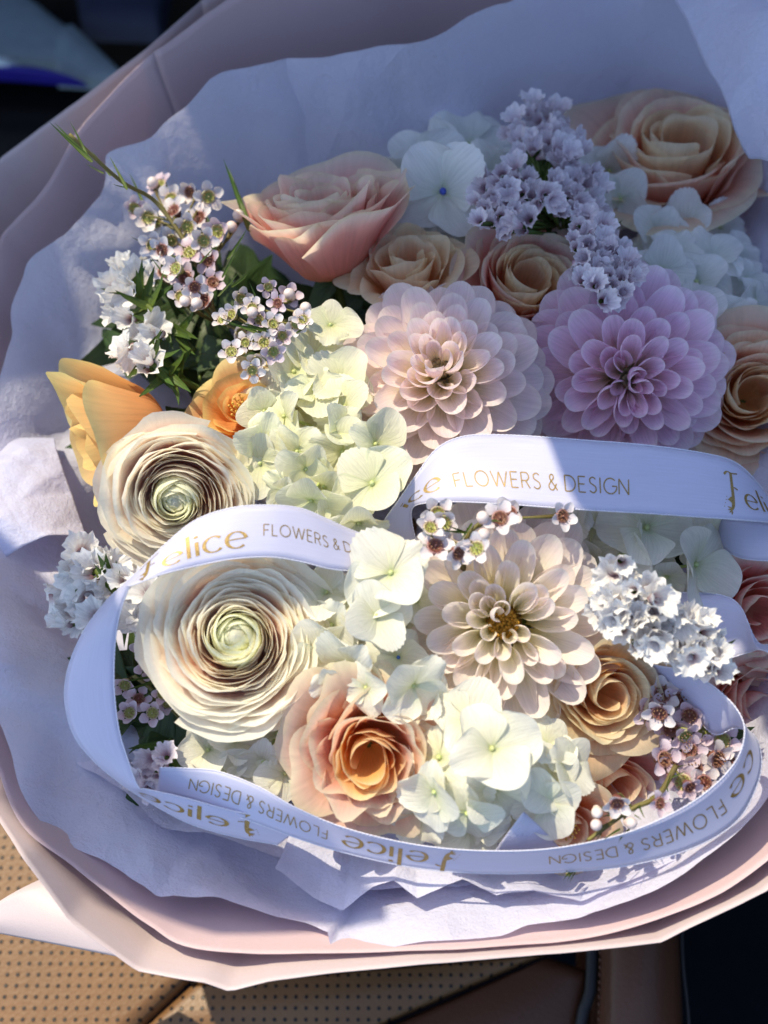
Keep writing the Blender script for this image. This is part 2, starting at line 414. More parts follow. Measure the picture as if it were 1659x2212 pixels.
def dahlia(u, v, rpx, tilt, label, mat, eye, dz=0.0, N=118, spin=0.0, tube=1.0, seed=1, eye_r=.05, cupup=1.0):
    p = atd(u, v, dz); Rm = rpx * 1.30 * pxm(p); n = axis(*tilt)
    root = thing('dahlia', label, 'flower', frame(p - n * Rm * .50, n, spin), 'dahlias in the bouquet')
    g = random.Random(seed)
    for i in range(N):
        t = (i + .5) / N                      # 0 centre, 1 rim
        e0 = R(80) - R(102) * t ** .60 + R(g.uniform(-4, 4)); e1 = e0 + R(34 - 8 * t) * cupup + R(g.uniform(-11, 9))
        L = Rm * (.36 + .38 * t ** .6) * g.uniform(.94, 1.05)
        W = Rm * (.12 + .15 * t ** .5)
        r0 = Rm * (eye_r + (.31 - eye_r) * t ** .6); z0 = Rm * (.30 - .34 * t ** 1.2)
        ro = (2.4 - 1.5 * t ** .7) * tube
        me = strap_petal('petal', mat, L, W, e0, e1, max(ro, .9) + .2, ro * (.82 if t < .5 else .62), r0, z0, tip=.30, tp=3.0, eq=2.2,
                         base_w=.32, widest=.76, ruffle=.012, curl=-.03 * t, nu=11, nv=9, seed=seed * 1000 + i, point=.03)
        a = i * GA + g.uniform(-.07, .07)
        obj('petal', me, root, rotz(a, R(g.uniform(-4, 4)), R(g.uniform(-7, 7)), 0, g.uniform(.93, 1.06)))
    mb = MB()
    for i in range(70):
        t = (i + .5) / 70; a = i * GA; r = Rm * (.04 + eye_r * .75) * math.sqrt(t)
        mb.tube([(r * math.cos(a) * .8, r * math.sin(a) * .8, Rm * .24), (r * math.cos(a), r * math.sin(a), Rm * (.33 + .07 * t + g.uniform(-.02, .02)))], [Rm * .014, Rm * .018], 5)
    mb.sphere((0, 0, Rm * .10), Rm * .17, 12, 8)
    obj('eye', mb.mesh('eye', eye), root)
    mb = MB(); mb.sphere((0, 0, -Rm * .02), Rm * .26, 12, 8, (1, 1, .7)); obj('calyx', mb.mesh('calyx', M['stem']), root)
    add_stem(root, .12)
    return root

def ranunculus(u, v, rpx, tilt, label, dz=0.0, spin=0.0, seed=1, N=128, core=True):
    p = atd(u, v, dz); Rm = rpx * 1.13 * pxm(p); n = axis(*tilt)
    root = thing('ranunculus', label, 'flower', frame(p - n * Rm * .55, n, spin), 'ranunculus in the bouquet')
    g = random.Random(seed)
    for i in range(N):
        t = (i + .5) / N
        inner = t < .2
        if inner:
            q = t / .2
            L = Rm * (.46 + .18 * q); es = (R(35), R(78), R(112 - 14 * q), R(150 - 45 * q))
            me = cup_petal('petal', M['ran_inner'], L, es, R(70), r0=Rm * (.06 + .13 * q), z0=Rm * (.24 - .12 * q), tip=.30, spiral=.12,
                           ruffle=.008, nu=13, nv=9, seed=seed * 500 + i)
        else:
            q = ((t - .2) / .8) ** 1.15
            L = Rm * (.52 + .24 * q) * g.uniform(.92, 1.08)
            top = 95 - 45 * q ** 1.3                      # elevation in the upper half: inner ones stand, outer ones lie open
            es = (R(64 - 54 * q ** .7), R(74 - 38 * q), R(top + 4), R(top - 6 - 20 * q ** 3))
            me = cup_petal('petal', M['ran_outer'], L, es, R(g.uniform(52, 74) - 10 * q), r0=Rm * (.12 + .36 * q ** .9), z0=Rm * (.13 - .15 * q), tip=.20, tp=2.6, spiral=.10,
                           ruffle=.010 + .022 * q, rf=g.uniform(3, 7), nu=15, nv=10, seed=seed * 500 + i)
        obj('petal', me, root, rotz(i * GA * 1.0 + g.uniform(-.25, .25), R(g.uniform(-5, 5)) * (.4 + t), R(g.uniform(-5, 5)) * (.4 + t)))
    mb = MB(); mb.sphere((0, 0, Rm * .42), Rm * .17, 12, 8, (1, 1, 1.3)); obj('bud_core', mb.mesh('bud_core', M['ran_inner']), root)
    mb = MB(); mb.sphere((0, 0, 0), Rm * .2, 10, 6, (1, 1, .5)); obj('calyx', mb.mesh('calyx', M['stem']), root)
    add_stem(root, .12)
    return root

def rose(u, v, rpx, tilt, label, mat, dz=0.0, spin=0.0, seed=1, N=30, openness=.5, ruffle=.022, outer=7, core='spiral', leaves=2, hgt=1.0, inmat=None, reflex=1.0, wrapo=56, tipo=.24):
    """garden rose: a wound heart, a packed ring of petals and a few broad reflexed guard petals"""
    p = atd(u, v, dz); Rm = rpx * 1.2 * pxm(p); n = axis(*tilt)
    root = thing('rose', label, 'flower', frame(p - n * Rm * .75 * hgt, n, spin), 'roses in the bouquet')
    g = random.Random(seed); inm = inmat or mat
    for i in range(N):
        t = (i + .5) / N
        last = i >= N - outer
        if not last:
            q = i / max(1, N - outer - 1)
            L = Rm * (.84 + .12 * q) * hgt * g.uniform(.92, 1.07)
            top = 100 - (34 + 42 * openness) * q ** .8
            es = (R(26), R(72 - 6 * q), R(88 - 22 * q), R(top - g.uniform(0, 14) * q))
            me = cup_petal('petal', inm if q < .45 else mat, L, es, R(84 - 34 * q + g.uniform(-6, 6)), r0=Rm * (.015 + .30 * q ** .9), z0=Rm * (.16 - .16 * q), tip=.24, spiral=.24 - .14 * q,
                           ruffle=ruffle * (.35 + 1.1 * q), rf=g.uniform(2.2, 5.5), flare=.05 * q, nu=17, nv=12, seed=seed * 300 + i, notch=g.choice([0, 0, .06, -.04]))
            m4 = rotz(i * GA + g.uniform(-.3, .3), R(g.uniform(-7, 7) * (.3 + q)), R(g.uniform(-7, 7) * (.3 + q)))
        else:
            q = (i - (N - outer)) / max(1, outer - 1)
            L = Rm * (1.02 + .22 * q) * hgt * g.uniform(.94, 1.06)
            es = (R(12), R(66 - 14 * q), R(56 - 30 * openness - 12 * q), R(70 - reflex * (64 + 46 * openness + 20 * q)))
            me = cup_petal('petal', mat, L, es, R(wrapo + g.uniform(-6, 6)), r0=Rm * .22, z0=-Rm * .03 * q, tip=tipo, spiral=.07,
                           ruffle=ruffle * 1.4, rf=g.uniform(2.5, 5), flare=-.02, nu=21, nv=14, seed=seed * 300 + i, notch=g.choice([0, .04, -.06]), vs=(0, .32, .74, 1))
            m4 = rotz(i * GA + g.uniform(-.25, .25), R(g.uniform(-6, 6)), R(g.uniform(-5, 5)))
        obj('petal', me, root, m4)
    if core == 'stamens':
        for k in range(22):
            a = k * GA; r = Rm * .12 * math.sqrt(k / 22); mb = MB()
            mb.tube([(r * math.cos(a), r * math.sin(a), Rm * .25), (2 * r * math.cos(a), 2 * r * math.sin(a), Rm * g.uniform(.75, .92))], [Rm * .012] * 2, 5)
            mb.sphere((2 * r * math.cos(a), 2 * r * math.sin(a), Rm * .85), Rm * .03, 6, 4)
            obj('stamen', mb.mesh('stamen', M['stamen']), root)
    mb = MB(); mb.sphere((0, 0, -Rm * .02), Rm * .2, 10, 6, (1, 1, .8)); obj('calyx', mb.mesh('calyx', M['stem']), root)
    for k in range(leaves):
        me = strap_petal('leaf', M['leaf'], Rm * 1.1, Rm * .36, R(-30), R(-55), .5, .2, r0=Rm * .1, z0=-Rm * .15, tip=.85, tp=1.3, base_w=.1, widest=.5, seed=seed * 9 + k)
        obj('leaf', me, root, rotz(g.uniform(0, 6.28)))
    add_stem(root, .13, .0026)
    return root

# ------------------------------------------------------------------ hydrangea
SEP = {}
def sepals(mk):
    if mk not in SEP:
        SEP[mk] = []
        for k in range(10):
            g = random.Random(50 + k)
            SEP[mk].append(strap_petal('sepal', M[mk], 1.0, g.uniform(.54, .68), R(g.uniform(4, 22)), R(g.uniform(-24, 12)), g.uniform(-.3, .8), g.uniform(-.5, .7),
                                       r0=.03, tip=g.uniform(.36, .50), tp=g.uniform(2.1, 3.0), base_w=.13, widest=g.uniform(.56, .7), ruffle=g.uniform(.02, .075), rf=g.uniform(2, 6.5),
                                       teeth=g.choice([0, 0, .02, .035, .03]), point=g.uniform(0, .04), nu=19, nv=11, seed=k + 3))
    return SEP[mk]
EYE = {}
def eye_mesh(mk):
    if mk not in EYE:
        mb = MB(); mb.sphere((0, 0, .035), .062, 10, 7, (1, 1, 1.1))
        for k in range(4):
            a = k * math.pi / 2 + .78; mb.tube([(0, 0, .09), (.035 * math.cos(a), .035 * math.sin(a), .088)], [.012, .012], 4)
        EYE[mk] = mb.mesh('eye', M[mk])
    return EYE[mk]
def floret(root, inv, p, n, size, mk, g, spin=None, eye='hyd_eye'):
    """one four-sepalled floret of a hydrangea head (a part) with its sepals (sub-parts)"""
    m4 = inv @ (frame(p, n, g.uniform(0, 6.28) if spin is None else spin) @ Matrix.Scale(size, 4))
    f = obj('floret', eye_mesh(eye), root, m4)
    sp = sepals(mk); wide = g.uniform(.88, 1.0)
    for k in range(4):
        a = k * math.pi / 2 + g.uniform(-.14, .14)
        s = obj('sepal', sp[g.randrange(len(sp))], f, Matrix.Rotation(a, 4, 'Z') @ Matrix.Translation((0, 0, .012 * (k % 2))) @ Matrix.Rotation(R(g.uniform(-16, 30)), 4, 'X') @ Matrix.Scale(wide * g.uniform(.88, 1.08), 4))
    return f
def hydrangea(label, centre, florets, mk, dz=0.0, size=100, seed=1, fill=8, spread=110, dome=.55, deep=-.016):
    g = random.Random(seed); uc, vc = centre
    pc = atd(uc, vc, dz - .05)
    root = thing('hydrangea', label, 'flower', frame(pc, axis(0, 0)), 'hydrangea heads in the bouquet')
    inv = root.matrix_basis.inverted(); tips = []
    for fl in florets:
        uu, vv = fl[0], fl[1]; sz = .88 * (fl[2] if len(fl) > 2 and fl[2] else size * g.uniform(.82, 1.1))
        tx, ty = fl[3] if len(fl) > 3 and fl[3] else ((uu - uc) / 150 * dome + g.uniform(-.55, .55), -(vv - vc) / 150 * dome + g.uniform(-.55, .55))
        ex = fl[4] if len(fl) > 4 else g.uniform(-.004, .004)
        sp = fl[5] if len(fl) > 5 else None
        p = atd(uu, vv, dz + ex); n = axis(tx, ty)
        floret(root, inv, p, n, sz * pxm(p), mk, g, sp, fl[6] if len(fl) > 6 else 'hyd_eye'); tips.append((p, n))
    for k in range(fill):
        a = g.uniform(0, 6.28); rr = spread * math.sqrt(g.random())
        p = atd(uc + rr * math.cos(a), vc + rr * math.sin(a), dz + deep + g.uniform(-.012, .004))
        n = axis(math.cos(a) * rr / 130 + g.uniform(-.4, .4), -math.sin(a) * rr / 130 + g.uniform(-.4, .4))
        floret(root, inv, p, n, size * .82 * pxm(p), mk, g); tips.append((p, n))
    mb = MB(); i3 = inv
    for p, n in tips:
        a = i3 @ Vector(p); b = i3 @ Vector(p - n * .018)
        mb.tube([tuple(a), tuple(b), (b.x * .3, b.y * .3, min(b.z, 0) * .4 - .005), (0, 0, -.03)], [.0007, .0009, .0012, .0016], 5)
    mb.tube([(0, 0, -.02), (0, 0, -.12)], [.003, .003], 6)
    obj('stem', mb.mesh('stem', M['hyd_eye']), root)
    return root

# ------------------------------------------------------------------ statice
STAT = {}
def stat_meshes(mk):
    if mk not in STAT:
        STAT[mk] = []
        for k in range(8):
            g = random.Random(80 + k); nu, nv = 37, 8
            th = np.linspace(0, 2 * math.pi, nu)[None, :]; s = np.linspace(0, 1, nv)[:, None]
            lob = np.cos(5 * th + g.uniform(0, 6)); ph = g.uniform(0, 6)
            op = g.uniform(.45, 1.0)
            crink = (.10 * np.sin(11 * th + ph) + .08 * np.sin(17 * th + 2 * ph)) * (1.7 if mk == 'stat_white' else 1.4)
            r = (.12 + op * .58 * s ** 1.1) * (1 + .07 * lob * s + .6 * crink * s ** 2)
            r = r * (1 + g.uniform(.1, .35) * s * np.cos(th - ph))
            z = .95 * s ** .8 - .10 * op * s ** 4 + .05 * s ** 2 * lob + .06 * s ** 3 * np.sin(9 * th + ph)
            r[:, -1] = r[:, 0]; z[:, -1] = z[:, 0]
            P = np.stack([r * np.cos(th), r * np.sin(th), z], -1)
            UV = np.stack([np.broadcast_to(th / 6.2832, r.shape), np.broadcast_to(s, r.shape)], -1)
            STAT[mk].append(grid_mesh('floret', P, UV, M[mk]))
    return STAT[mk]
def disc(cx, cy, r, n):
    return [(cx + r * math.sqrt((k + .5) / n) * math.cos(k * GA), cy + r * math.sqrt((k + .5) / n) * math.sin(k * GA)) for k in range(n)]
def statice(label, spine, florets, mk, size=46, dz=0.0, seed=1, fan=.9, group='statice sprigs in the bouquet', nleaf=4):
    g = random.Random(seed)
    pts = [atd(u, v, dz + d) for u, v, d in spine]
    root = thing('statice_sprig', label, 'flower', frame(pts[0], axis(0, 0)), group)
    inv = root.matrix_basis.inverted(); ms = stat_meshes(mk); S = spline(np.array(pts), 30)
    mb = MB(); L = [tuple(inv @ Vector(q)) for q in S]; mb.tube(L, [.0016] * len(L), 6)
    for fl in florets:
        u, v = fl[0], fl[1]; ex = fl[2] if len(fl) > 2 else g.uniform(0, .008); sz = (fl[3] if len(fl) > 3 else size) * g.uniform(.88, 1.14)
        p = atd(u, v, dz + ex); px = pxm(p)
        k = int(np.argmin(np.linalg.norm(S - p, axis=1))); d = p - S[k]
        n = unit(unit(d + 1e-6) * fan * .6 + axis(0, 0) * .9 + rng.normal(0, .42, 3))
        sc = sz * px
        obj('floret', ms[g.randrange(8)], root, inv @ (frame(p - n * sc * .5, n, g.uniform(0, 6.28)) @ Matrix.Scale(sc, 4)))
        a = inv @ Vector(p - n * sc * .5); b = inv @ Vector(S[max(0, k - 2)])
        mb.tube([tuple(a), tuple((a + b) / 2 + Vector((0, 0, -.003))), tuple(b)], [.0013, .0008, .0009], 5)
    obj('stem', mb.mesh('stem', M['stem']), root)
    for k in range(nleaf):
        q = S[g.randrange(4, 28)]
        me = strap_petal('leaf', M['needle'], .020, .0026, R(15), R(50), .8, .4, tip=.8, tp=1.2, base_w=.3, widest=.4, nu=5, nv=6, seed=k)
        obj('leaf', me, root, inv @ frame(q, axis(g.uniform(-.5, .5), g.uniform(-.5, .5)), g.uniform(0, 6.28)))
    return root

# ------------------------------------------------------------------ waxflower
WAX = {}
def wax_meshes():
    if WAX: return WAX
    for mk in ('wax_white', 'wax_pink'):
        WAX[mk] = [strap_petal('petal', M[mk],   .62, .37, R(18 + 7 * k), R(-5 + 22 * k), .4, .8, r0=.36, tip=.40, tp=2.8, base_w=.30, widest=.66, ruffle=.02, nu=9, nv=7, seed=k) for k in range(4)]
    for mk in ('wax_cup', 'wax_cup_red'):
        nu, prof = 16, [(.06, -.62), (.22, -.55), (.40, -.20), (.42, .04), (.37, .07), (.30, -.03), (.12, -.06), (.05, -.02), (.035, .16), (.001, .17)]
        th = np.linspace(0, 2 * math.pi, nu + 1)
        P = np.array([[(r * math.cos(t), r * math.sin(t), z) for t in th] for r, z in prof])
        vv = [0, .2, .6, .9, 1, .5, .3, .6, .9, 1]
        UV = np.array([[(t / 6.28, vv[j]) for t in th] for j in range(len(prof))])
        WAX[mk] = grid_mesh('flower', P, UV, M[mk])
    mb = MB()
    for k in range(10):
        a = k * math.pi / 5 + .2; r1 = .26 + .03 * (k % 2)
        mb.tube([(.36 * math.cos(a), .36 * math.sin(a), .05), (r1 * math.cos(a), r1 * math.sin(a), .20)], [.018, .014], 4)
        mb.sphere((r1 * math.cos(a), r1 * math.sin(a), .22), .042, 6, 4)
    WAX['stamen'] = mb.mesh('stamen_ring', M['wax_stamen'])
    mb = MB(); mb.sphere((0, 0, 0), .5, 12, 8, (1, 1, 1.05)); mb.sphere((0, 0, -.42), .36, 10, 6, (1, 1, 1.2)); WAX['bud'] = mb.mesh('bud', M['wax_bud'])
    WAX['needle'] = [strap_petal('leaf', M['needle'], 1.0, .045, R(20 + 9 * k), R(50 + 14 * k), 1.2, .8, tip=.7, tp=1.2, base_w=.6, widest=.3, nu=5, nv=6, seed=k) for k in range(3)]
    return WAX
def waxflower(label, spine, flowers, buds=(), needles=(), dz=0.0, size=66, pink=.35, red=.6, seed=1, tail=0, tilt=(0, 0)):
    Wm = wax_meshes(); g = random.Random(seed)
    pts = [atd(u, v, dz + d) for u, v, d in spine]
    root = thing('waxflower_sprig', label, 'flower', frame(pts[0], axis(0, 0)), 'waxflower sprigs in the bouquet')
    inv = root.matrix_basis.inverted(); S = spline(np.array(pts), 40)
    mb = MB(); L = [tuple(inv @ Vector(q)) for q in S]; mb.tube(L, list(np.linspace(.0013, .0008, len(L))), 6)
    def pedicel(p, n, sc):
        k = int(np.argmin(np.linalg.norm(S - p, axis=1))); k = max(0, k - 4)
        a = p - n * sc * .55; b = p - n * sc * 1.5 * .6 + (S[k] - p) * .3
        mb.tube([tuple(inv @ Vector(q)) for q in (a, b, S[k])], [.0011, .0006, .0006], 5)
    for fl in flowers:
        u, v = fl[0], fl[1]; ex = fl[2] if len(fl) > 2 else g.uniform(0, .01); sz = (fl[3] if len(fl) > 3 else size) * g.uniform(.98, 1.22)
        p = atd(u, v, dz + ex); sc = sz * .5 * pxm(p)
        n = axis(tilt[0] + g.uniform(-.6, .6), tilt[1] + g.uniform(-.6, .6))
        f = obj('flower', Wm['wax_cup_red' if g.random() < red else 'wax_cup'], root, inv @ (frame(p, n, g.uniform(0, 6.28)) @ Matrix.Scale(sc, 4)))
        pm = Wm['wax_pink' if g.random() < pink else 'wax_white']; op = g.randrange(3)
        for k in range(5):
            obj('petal', pm[min(3, op + g.randrange(2))], f, Matrix.Rotation(k * 2 * math.pi / 5 + g.uniform(-.06, .06), 4, 'Z'))
        obj('stamen_ring', Wm['stamen'], f)
        pedicel(p, n, sc)
    for fl in buds:
        u, v = fl[0], fl[1]; p = atd(u, v, dz + (fl[2] if len(fl) > 2 else .006)); sc = (fl[3] if len(fl) > 3 else 26) * pxm(p)
        n = axis(g.uniform(-.6, .6), g.uniform(-.4, .6))
        obj('bud', Wm['bud'], root, inv @ (frame(p, n) @ Matrix.Scale(sc, 4))); pedicel(p, n, sc)
    for nd in needles:
        u0, v0, u1, v1 = nd[:4]; ex = nd[4] if len(nd) > 4 else .006
        a = atd(u0, v0, dz + ex - .002); b = atd(u1, v1, dz + ex + .002); d = b - a; ln = np.linalg.norm(d); d = d / ln
        z = unit(np.cross(d, np.cross(axis(0, 0), d))); x = np.cross(d, z)
        m4 = Matrix(((x[0], d[0], z[0], a[0]), (x[1], d[1], z[1], a[1]), (x[2], d[2], z[2], a[2]), (0, 0, 0, 1))) @ Matrix.Rotation(-.35, 4, 'X') @ Matrix.Scale(ln, 4)
        obj('leaf', Wm['needle'][g.randrange(3)], root, inv @ m4)
    obj('stem', mb.mesh('stem', M['twig']), root)
    return root

# ------------------------------------------------------------------ car seat, floor and door behind the bouquet
def pillow(name, corners, z, mat, parent=None, puff=.006, drop=.03, nu=28, nv=28, edge=.10, uvs=None, pitch=.0056):
    """a padded sheet between four picture corners lying at height z, rolled down at its borders"""
    c = [at(u, v, zz) for (u, v), zz in zip(corners, z if isinstance(z, (list, tuple)) else [z] * 4)]
    a = np.linspace(0, 1, nu); b = np.linspace(0, 1, nv)
    P = np.zeros((nv, nu, 3)); UV = np.zeros((nv, nu, 2))
    for j, t in enumerate(b):
        for i, s in enumerate(a):
            q = (c[0] * (1 - s) + c[1] * s) * (1 - t) + (c[3] * (1 - s) + c[2] * s) * t
            m = min(s, 1 - s, t, 1 - t)
            k = min(1, m / edge); roll = -drop * (1 - math.sqrt(max(0, 1 - (1 - k) ** 2)))
            q = q + np.array([0, 0, roll + puff * math.sin(math.pi * s) * math.sin(math.pi * t)])
            P[j, i] = q; UV[j, i] = (q[0] / pitch, q[1] / pitch)
    return obj(name, grid_mesh(name, P, UV, mat), parent)

ZS = -.19
car = thing('car', 'dark car interior with a tan leather seat under the bouquet', 'car', Matrix.Identity(4))
floor = obj('floor', grid_mesh('car_floor', np.array([[(-2.5, -2.5, -.55), (2.5, -2.5, -.55)], [(-2.5, 2.5, -.55), (2.5, 2.5, -.55)]], float), np.zeros((2, 2, 2)), M['carpet']), car)
p0 = at(600, 2100, ZS)
seat = obj('seat', None, car, Matrix.Translation(tuple(p0)))
def spart(name, *a, **k):
    o = pillow(name, *a, **k); o.parent = seat; o.matrix_parent_inverse = Matrix.Translation(tuple(-p0)); return o
spart('cushion_panel', [(-1500, 1000), (560, 1000), (405, 2117), (-300, 2800)][:4], ZS, M['leather_perf'], puff=.004, drop=.012, edge=.012, nu=60, nv=60)
spart('cushion_panel', [(560, 1000), (1500, 1000), (1215, 2050), (405, 2125)], ZS - .002, M['leather_perf'], puff=.004, drop=.012, edge=.02, nu=50, nv=50)
spart('cushion_panel', [(400, 2128), (1190, 2058), (800, 2225), (280, 2240)], ZS - .003, M['leather_perf'], puff=.004, drop=.012, edge=.05, nu=40, nv=30)
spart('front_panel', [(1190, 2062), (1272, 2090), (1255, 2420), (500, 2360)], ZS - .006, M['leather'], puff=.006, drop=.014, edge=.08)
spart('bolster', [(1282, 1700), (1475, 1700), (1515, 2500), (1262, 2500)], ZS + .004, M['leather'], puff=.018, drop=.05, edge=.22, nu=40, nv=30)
mb = MB()
L = [tuple(np.array(q) - p0) for q in spline(np.array([at(1285, 1700, ZS), at(1278, 2090, ZS + .002), at(1272, 2150, ZS + .002), at(1252, 2230, ZS), at(1240, 2500, ZS)]), 24)]
mb.tube(L, [.0032] * 24, 8); obj('piping', mb.mesh('piping', M['piping']), seat)
mb = MB()
for k in range(40):
    q = at(1305 - k * .4, 1700 + k * 16, ZS + .012); q2 = at(1305 - k * .4, 1709 + k * 16, ZS + .012)
    mb.tube([q - p0, (q + q2) / 2 - p0 + np.array([0, 0, .0008]), q2 - p0], [.0005, .0007, .0005], 5)
o = obj('stitching', mb.mesh('stitching', M['leather']), seat); o['kind'] = 'stuff'
mb = MB()
L = [tuple(np.array(q) - p0) for q in spline(np.array([at(1468, 1800, ZS + .006), at(1474, 2060, ZS + .006), at(1488, 2212, ZS + .004), at(1500, 2500, ZS)]), 20)]
mb.tube(L, [.0012] * 20, 6); obj('seam', mb.mesh('seam', M['piping']), seat)

# door trim, upper left, far below the rim
door = obj('door', None, car, Matrix.Translation(tuple(at(100, 100, -.35))))
pd = np.array(door.matrix_basis.translation)
def dpart(name, *a, **k):
    o = pillow(name, *a, **k); o.parent = door; o.matrix_parent_inverse = Matrix.Translation(tuple(-pd)); return o
dpart('door_card', [(110, -300), (420, -300), (345, 60), (170, 55)], -.34, M['trim_navy'], drop=.02)
dpart('grey_trim', [(-400, -250), (100, 10), (270, 130), (-400, 150)], -.32, M['trim_grey'], drop=.02, edge=.12)
dpart('grey_trim', [(100, 60), (150, 40), (300, 180), (120, 170)], -.321, M['trim_grey'], drop=.012, edge=.12)
dpart('sill_strip', [(-300, 118), (34, 118), (30, 136), (-300, 140)], -.30, M['trim_metal'], drop=.01, edge=.2)
dpart('accent_strip', [(-200, 146), (100, 140), (190, 172), (20, 158)], -.31, M['accent'], drop=.01, edge=.2)
dpart('black_pocket', [(-400, 155), (250, 165), (250, 420), (-400, 420)], -.38, M['trim_black'], drop=.02)

# ------------------------------------------------------------------ wrapping papers
CUV = (835, 1180)
def tri(x): return np.abs((x % 2.0) - 1.0)
CREASE = [(unit(rng.normal(0, 1, 2)), rng.uniform(8, 60), rng.uniform(0, 9), rng.uniform(.3, 1)) for _ in range(16)]
def crumple(x, y, amp, hi=1.0):
    h = 0
    for d, f, o, a in CREASE:
        wv = tri((x * d[0] + y * d[1]) * f * hi + o + .5 * np.sin(x * 23 * d[1] + y * 19 * d[0] + o))
        h = h + a * (wv - .5) * 14 / (f + 6)
    return amp * h
FOLD = [(unit(np.array(d)), f, o, a) for d, f, o, a in (((.6, .8), 13, .3, 1.0), ((-.35, .94), 19, 1.1, .8), ((.95, .3), 9, 2.2, .7), ((.8, -.6), 24, .7, .5), ((.15, .99), 31, 1.9, .45))]
def fold(x, y, amp):
    h = 0
    for d, f, o, a in FOLD:
        wv = tri((x * d[0] + y * d[1]) * f + o + .35 * np.sin(x * 31 * d[1] - y * 17 * d[0] + o) + .2 * np.sin(x * 70 + y * 50 * o))
        h = h + a * (np.abs(wv) ** 1.7 - .4)
    return amp * h * .42
def sheet(name, label, rim, mat, inner, prof, amp=.002, n=420, nr=60, cat='wrapping paper', jag=0.0, pleat=0.0, hi=1.0, seed=0, group=None, a0=None, thick=0.0, pw=1.0, jf=(7, 13, 19, 31), sharp=False):
    """a funnel of paper: rim = (u, v, z) outline, inner = (scale, z) of the throat; prof bends the radial section"""
    g = np.random.default_rng(seed)
    rim = np.array(rim, float); closed = a0 is None
    if closed: rr = spline(np.vstack([rim, rim[:1]]), n + 1)
    else: rr = spline(rim, n + 1)
    if sharp:
        cl = np.concatenate([[0], np.cumsum(np.hypot(*np.diff(rim[:, :2], axis=0).T))])
        rr = np.stack([np.interp(np.linspace(0, cl[-1], n + 1), cl, rim[:, q_]) for q_ in range(3)], 1)
    t = np.linspace(0, 1, nr); P = np.zeros((nr, n + 1, 3)); UV = np.zeros((nr, n + 1, 2))
    pl = sum(np.sin(np.linspace(0, 2 * math.pi, n + 1) * k + g.uniform(0, 6)) / (k ** .5) for k in (5, 9, 13, 21, 34))
    jg = sum(tri(np.linspace(0, 2, n + 1) * k + g.uniform(0, 6)) - .5 for k in jf) * jag
    for i in range(n + 1):
        rp = at(rr[i, 0], rr[i, 1], rr[i, 2])
        cp = at(CUV[0] + (rr[i, 0] - CUV[0]) * inner[0], CUV[1] + (rr[i, 1] - CUV[1]) * inner[0], inner[1])
        out = unit(np.array([rp[0] - cp[0], rp[1] - cp[1], 0]))
        kk = max(min(1, max(0, (rr[i, 1] - 1250) / 450)), min(1, max(0, (420 - rr[i, 0]) / 350)))
        kk *= min(1, max(0, (1750 - rr[i, 0]) / 550))
        pwi = pw * (1 - kk) + min(pw, 1.15) * kk
        for j, s in enumerate(t):
            q = cp + (rp - cp) * (s * (1 + jg[i] * s))
            q[2] = cp[2] + (rp[2] - cp[2]) * s ** pwi + prof * math.sin(math.pi * s)
            q = q + out * pleat * pl[i] * s * .6 + np.array([0, 0, pleat * pl[i] * s])
            P[j, i] = q; UV[j, i] = (i / n, s)
    h = crumple(P[..., 0], P[..., 1], amp, hi) * np.clip(t * 3, 0.2, 1)[:, None]
    h = h + fold(P[..., 0], P[..., 1], amp)
    h = h * (1 - .75 * np.clip((t - .82) / .18, 0, 1) ** 1.5)[:, None]
    P[..., 2] += h; P[..., 0] += .35 * crumple(P[..., 1] + 3, P[..., 2] * 2 + P[..., 0], amp, hi); P[..., 1] += .35 * crumple(P[..., 0] + 7, P[..., 1] + 2, amp, hi)
    if closed: P[:, -1] = P[:, 0]
    o = obj(name, grid_mesh(name, P, UV, mat)); tag(o, label, cat, group)
    if thick:
        md = o.modifiers.new('thickness', 'SOLIDIFY'); md.thickness = thick; md.offset = 0
    return o
GP = 'sheets wrapped round the bouquet'
# outer pale pink sheet (greyish band against the dark car at upper left, low rim at the bottom)
sheet('wrapping_paper', 'outermost pale pink wrapping paper against the dark car, widest rim', [
    (430, -5, 0.02), (640, -150, 0.03), (1000, -260, 0.04), (1500, -240, 0.04), (1900, 0, 0.03), (2050, 600, 0.02), (2020, 1250, 0), (1880, 1740, 0.014), (1660, 1925, 0.009), (1440, 2032, 0.004), (1130, 2066, 0.004), (880, 2090, 0.004), (585, 2114, 0.002),
    (497, 2134, 0), (440, 2112, 0), (300, 2088, -0.002), (150, 1985, 0.004), (40, 1850, 0.0125), (-40, 1700, -0.004667), (-140, 1200, -0.024), (-110, 650, -0.024), (-60, 400, -0.022), (0, 338, -0.02), (100, 264, -0.012), (200, 192, 0), (330, 92, 0.016)],
    M['pink2'], (.55, -.15), .0, pw=2.0, sharp=True, amp=.006, hi=.5, seed=1, group=GP, thick=.0003)
sheet('wrapping_paper', 'inner deeper pink wrapping paper folded between the white tissue and the outer sheet', [
    (330, 110, 0.03), (560, -40, 0.04), (1000, -170, 0.05), (1500, -160, 0.05), (1850, 60, 0.04), (1980, 640, 0.03), (1940, 1250, 0.01), (1790, 1690, 0.01286), (1600, 1905, 0.007), (1330, 2010, 0.001), (1000, 2052, 0.001), (700, 2062, -0.001),
    (430, 2040, -0.003), (320, 1986, -0.003), (240, 1931, -0.001), (150, 1866, 0.00215), (50, 1791, 0.005915), (0, 1666, -0.00536), (-60, 1450, -0.014), (-90, 1100, -0.018), (-50, 700, -0.018), (0, 525, -0.014), (30, 475, -0.012), (105, 380, -0.004), (165, 280, 0.006), (250, 188, 0.018)],
    M['pink'], (.55, -.14), .0, pw=2.0, amp=.007, hi=.5, seed=2, group=GP, thick=.0003)
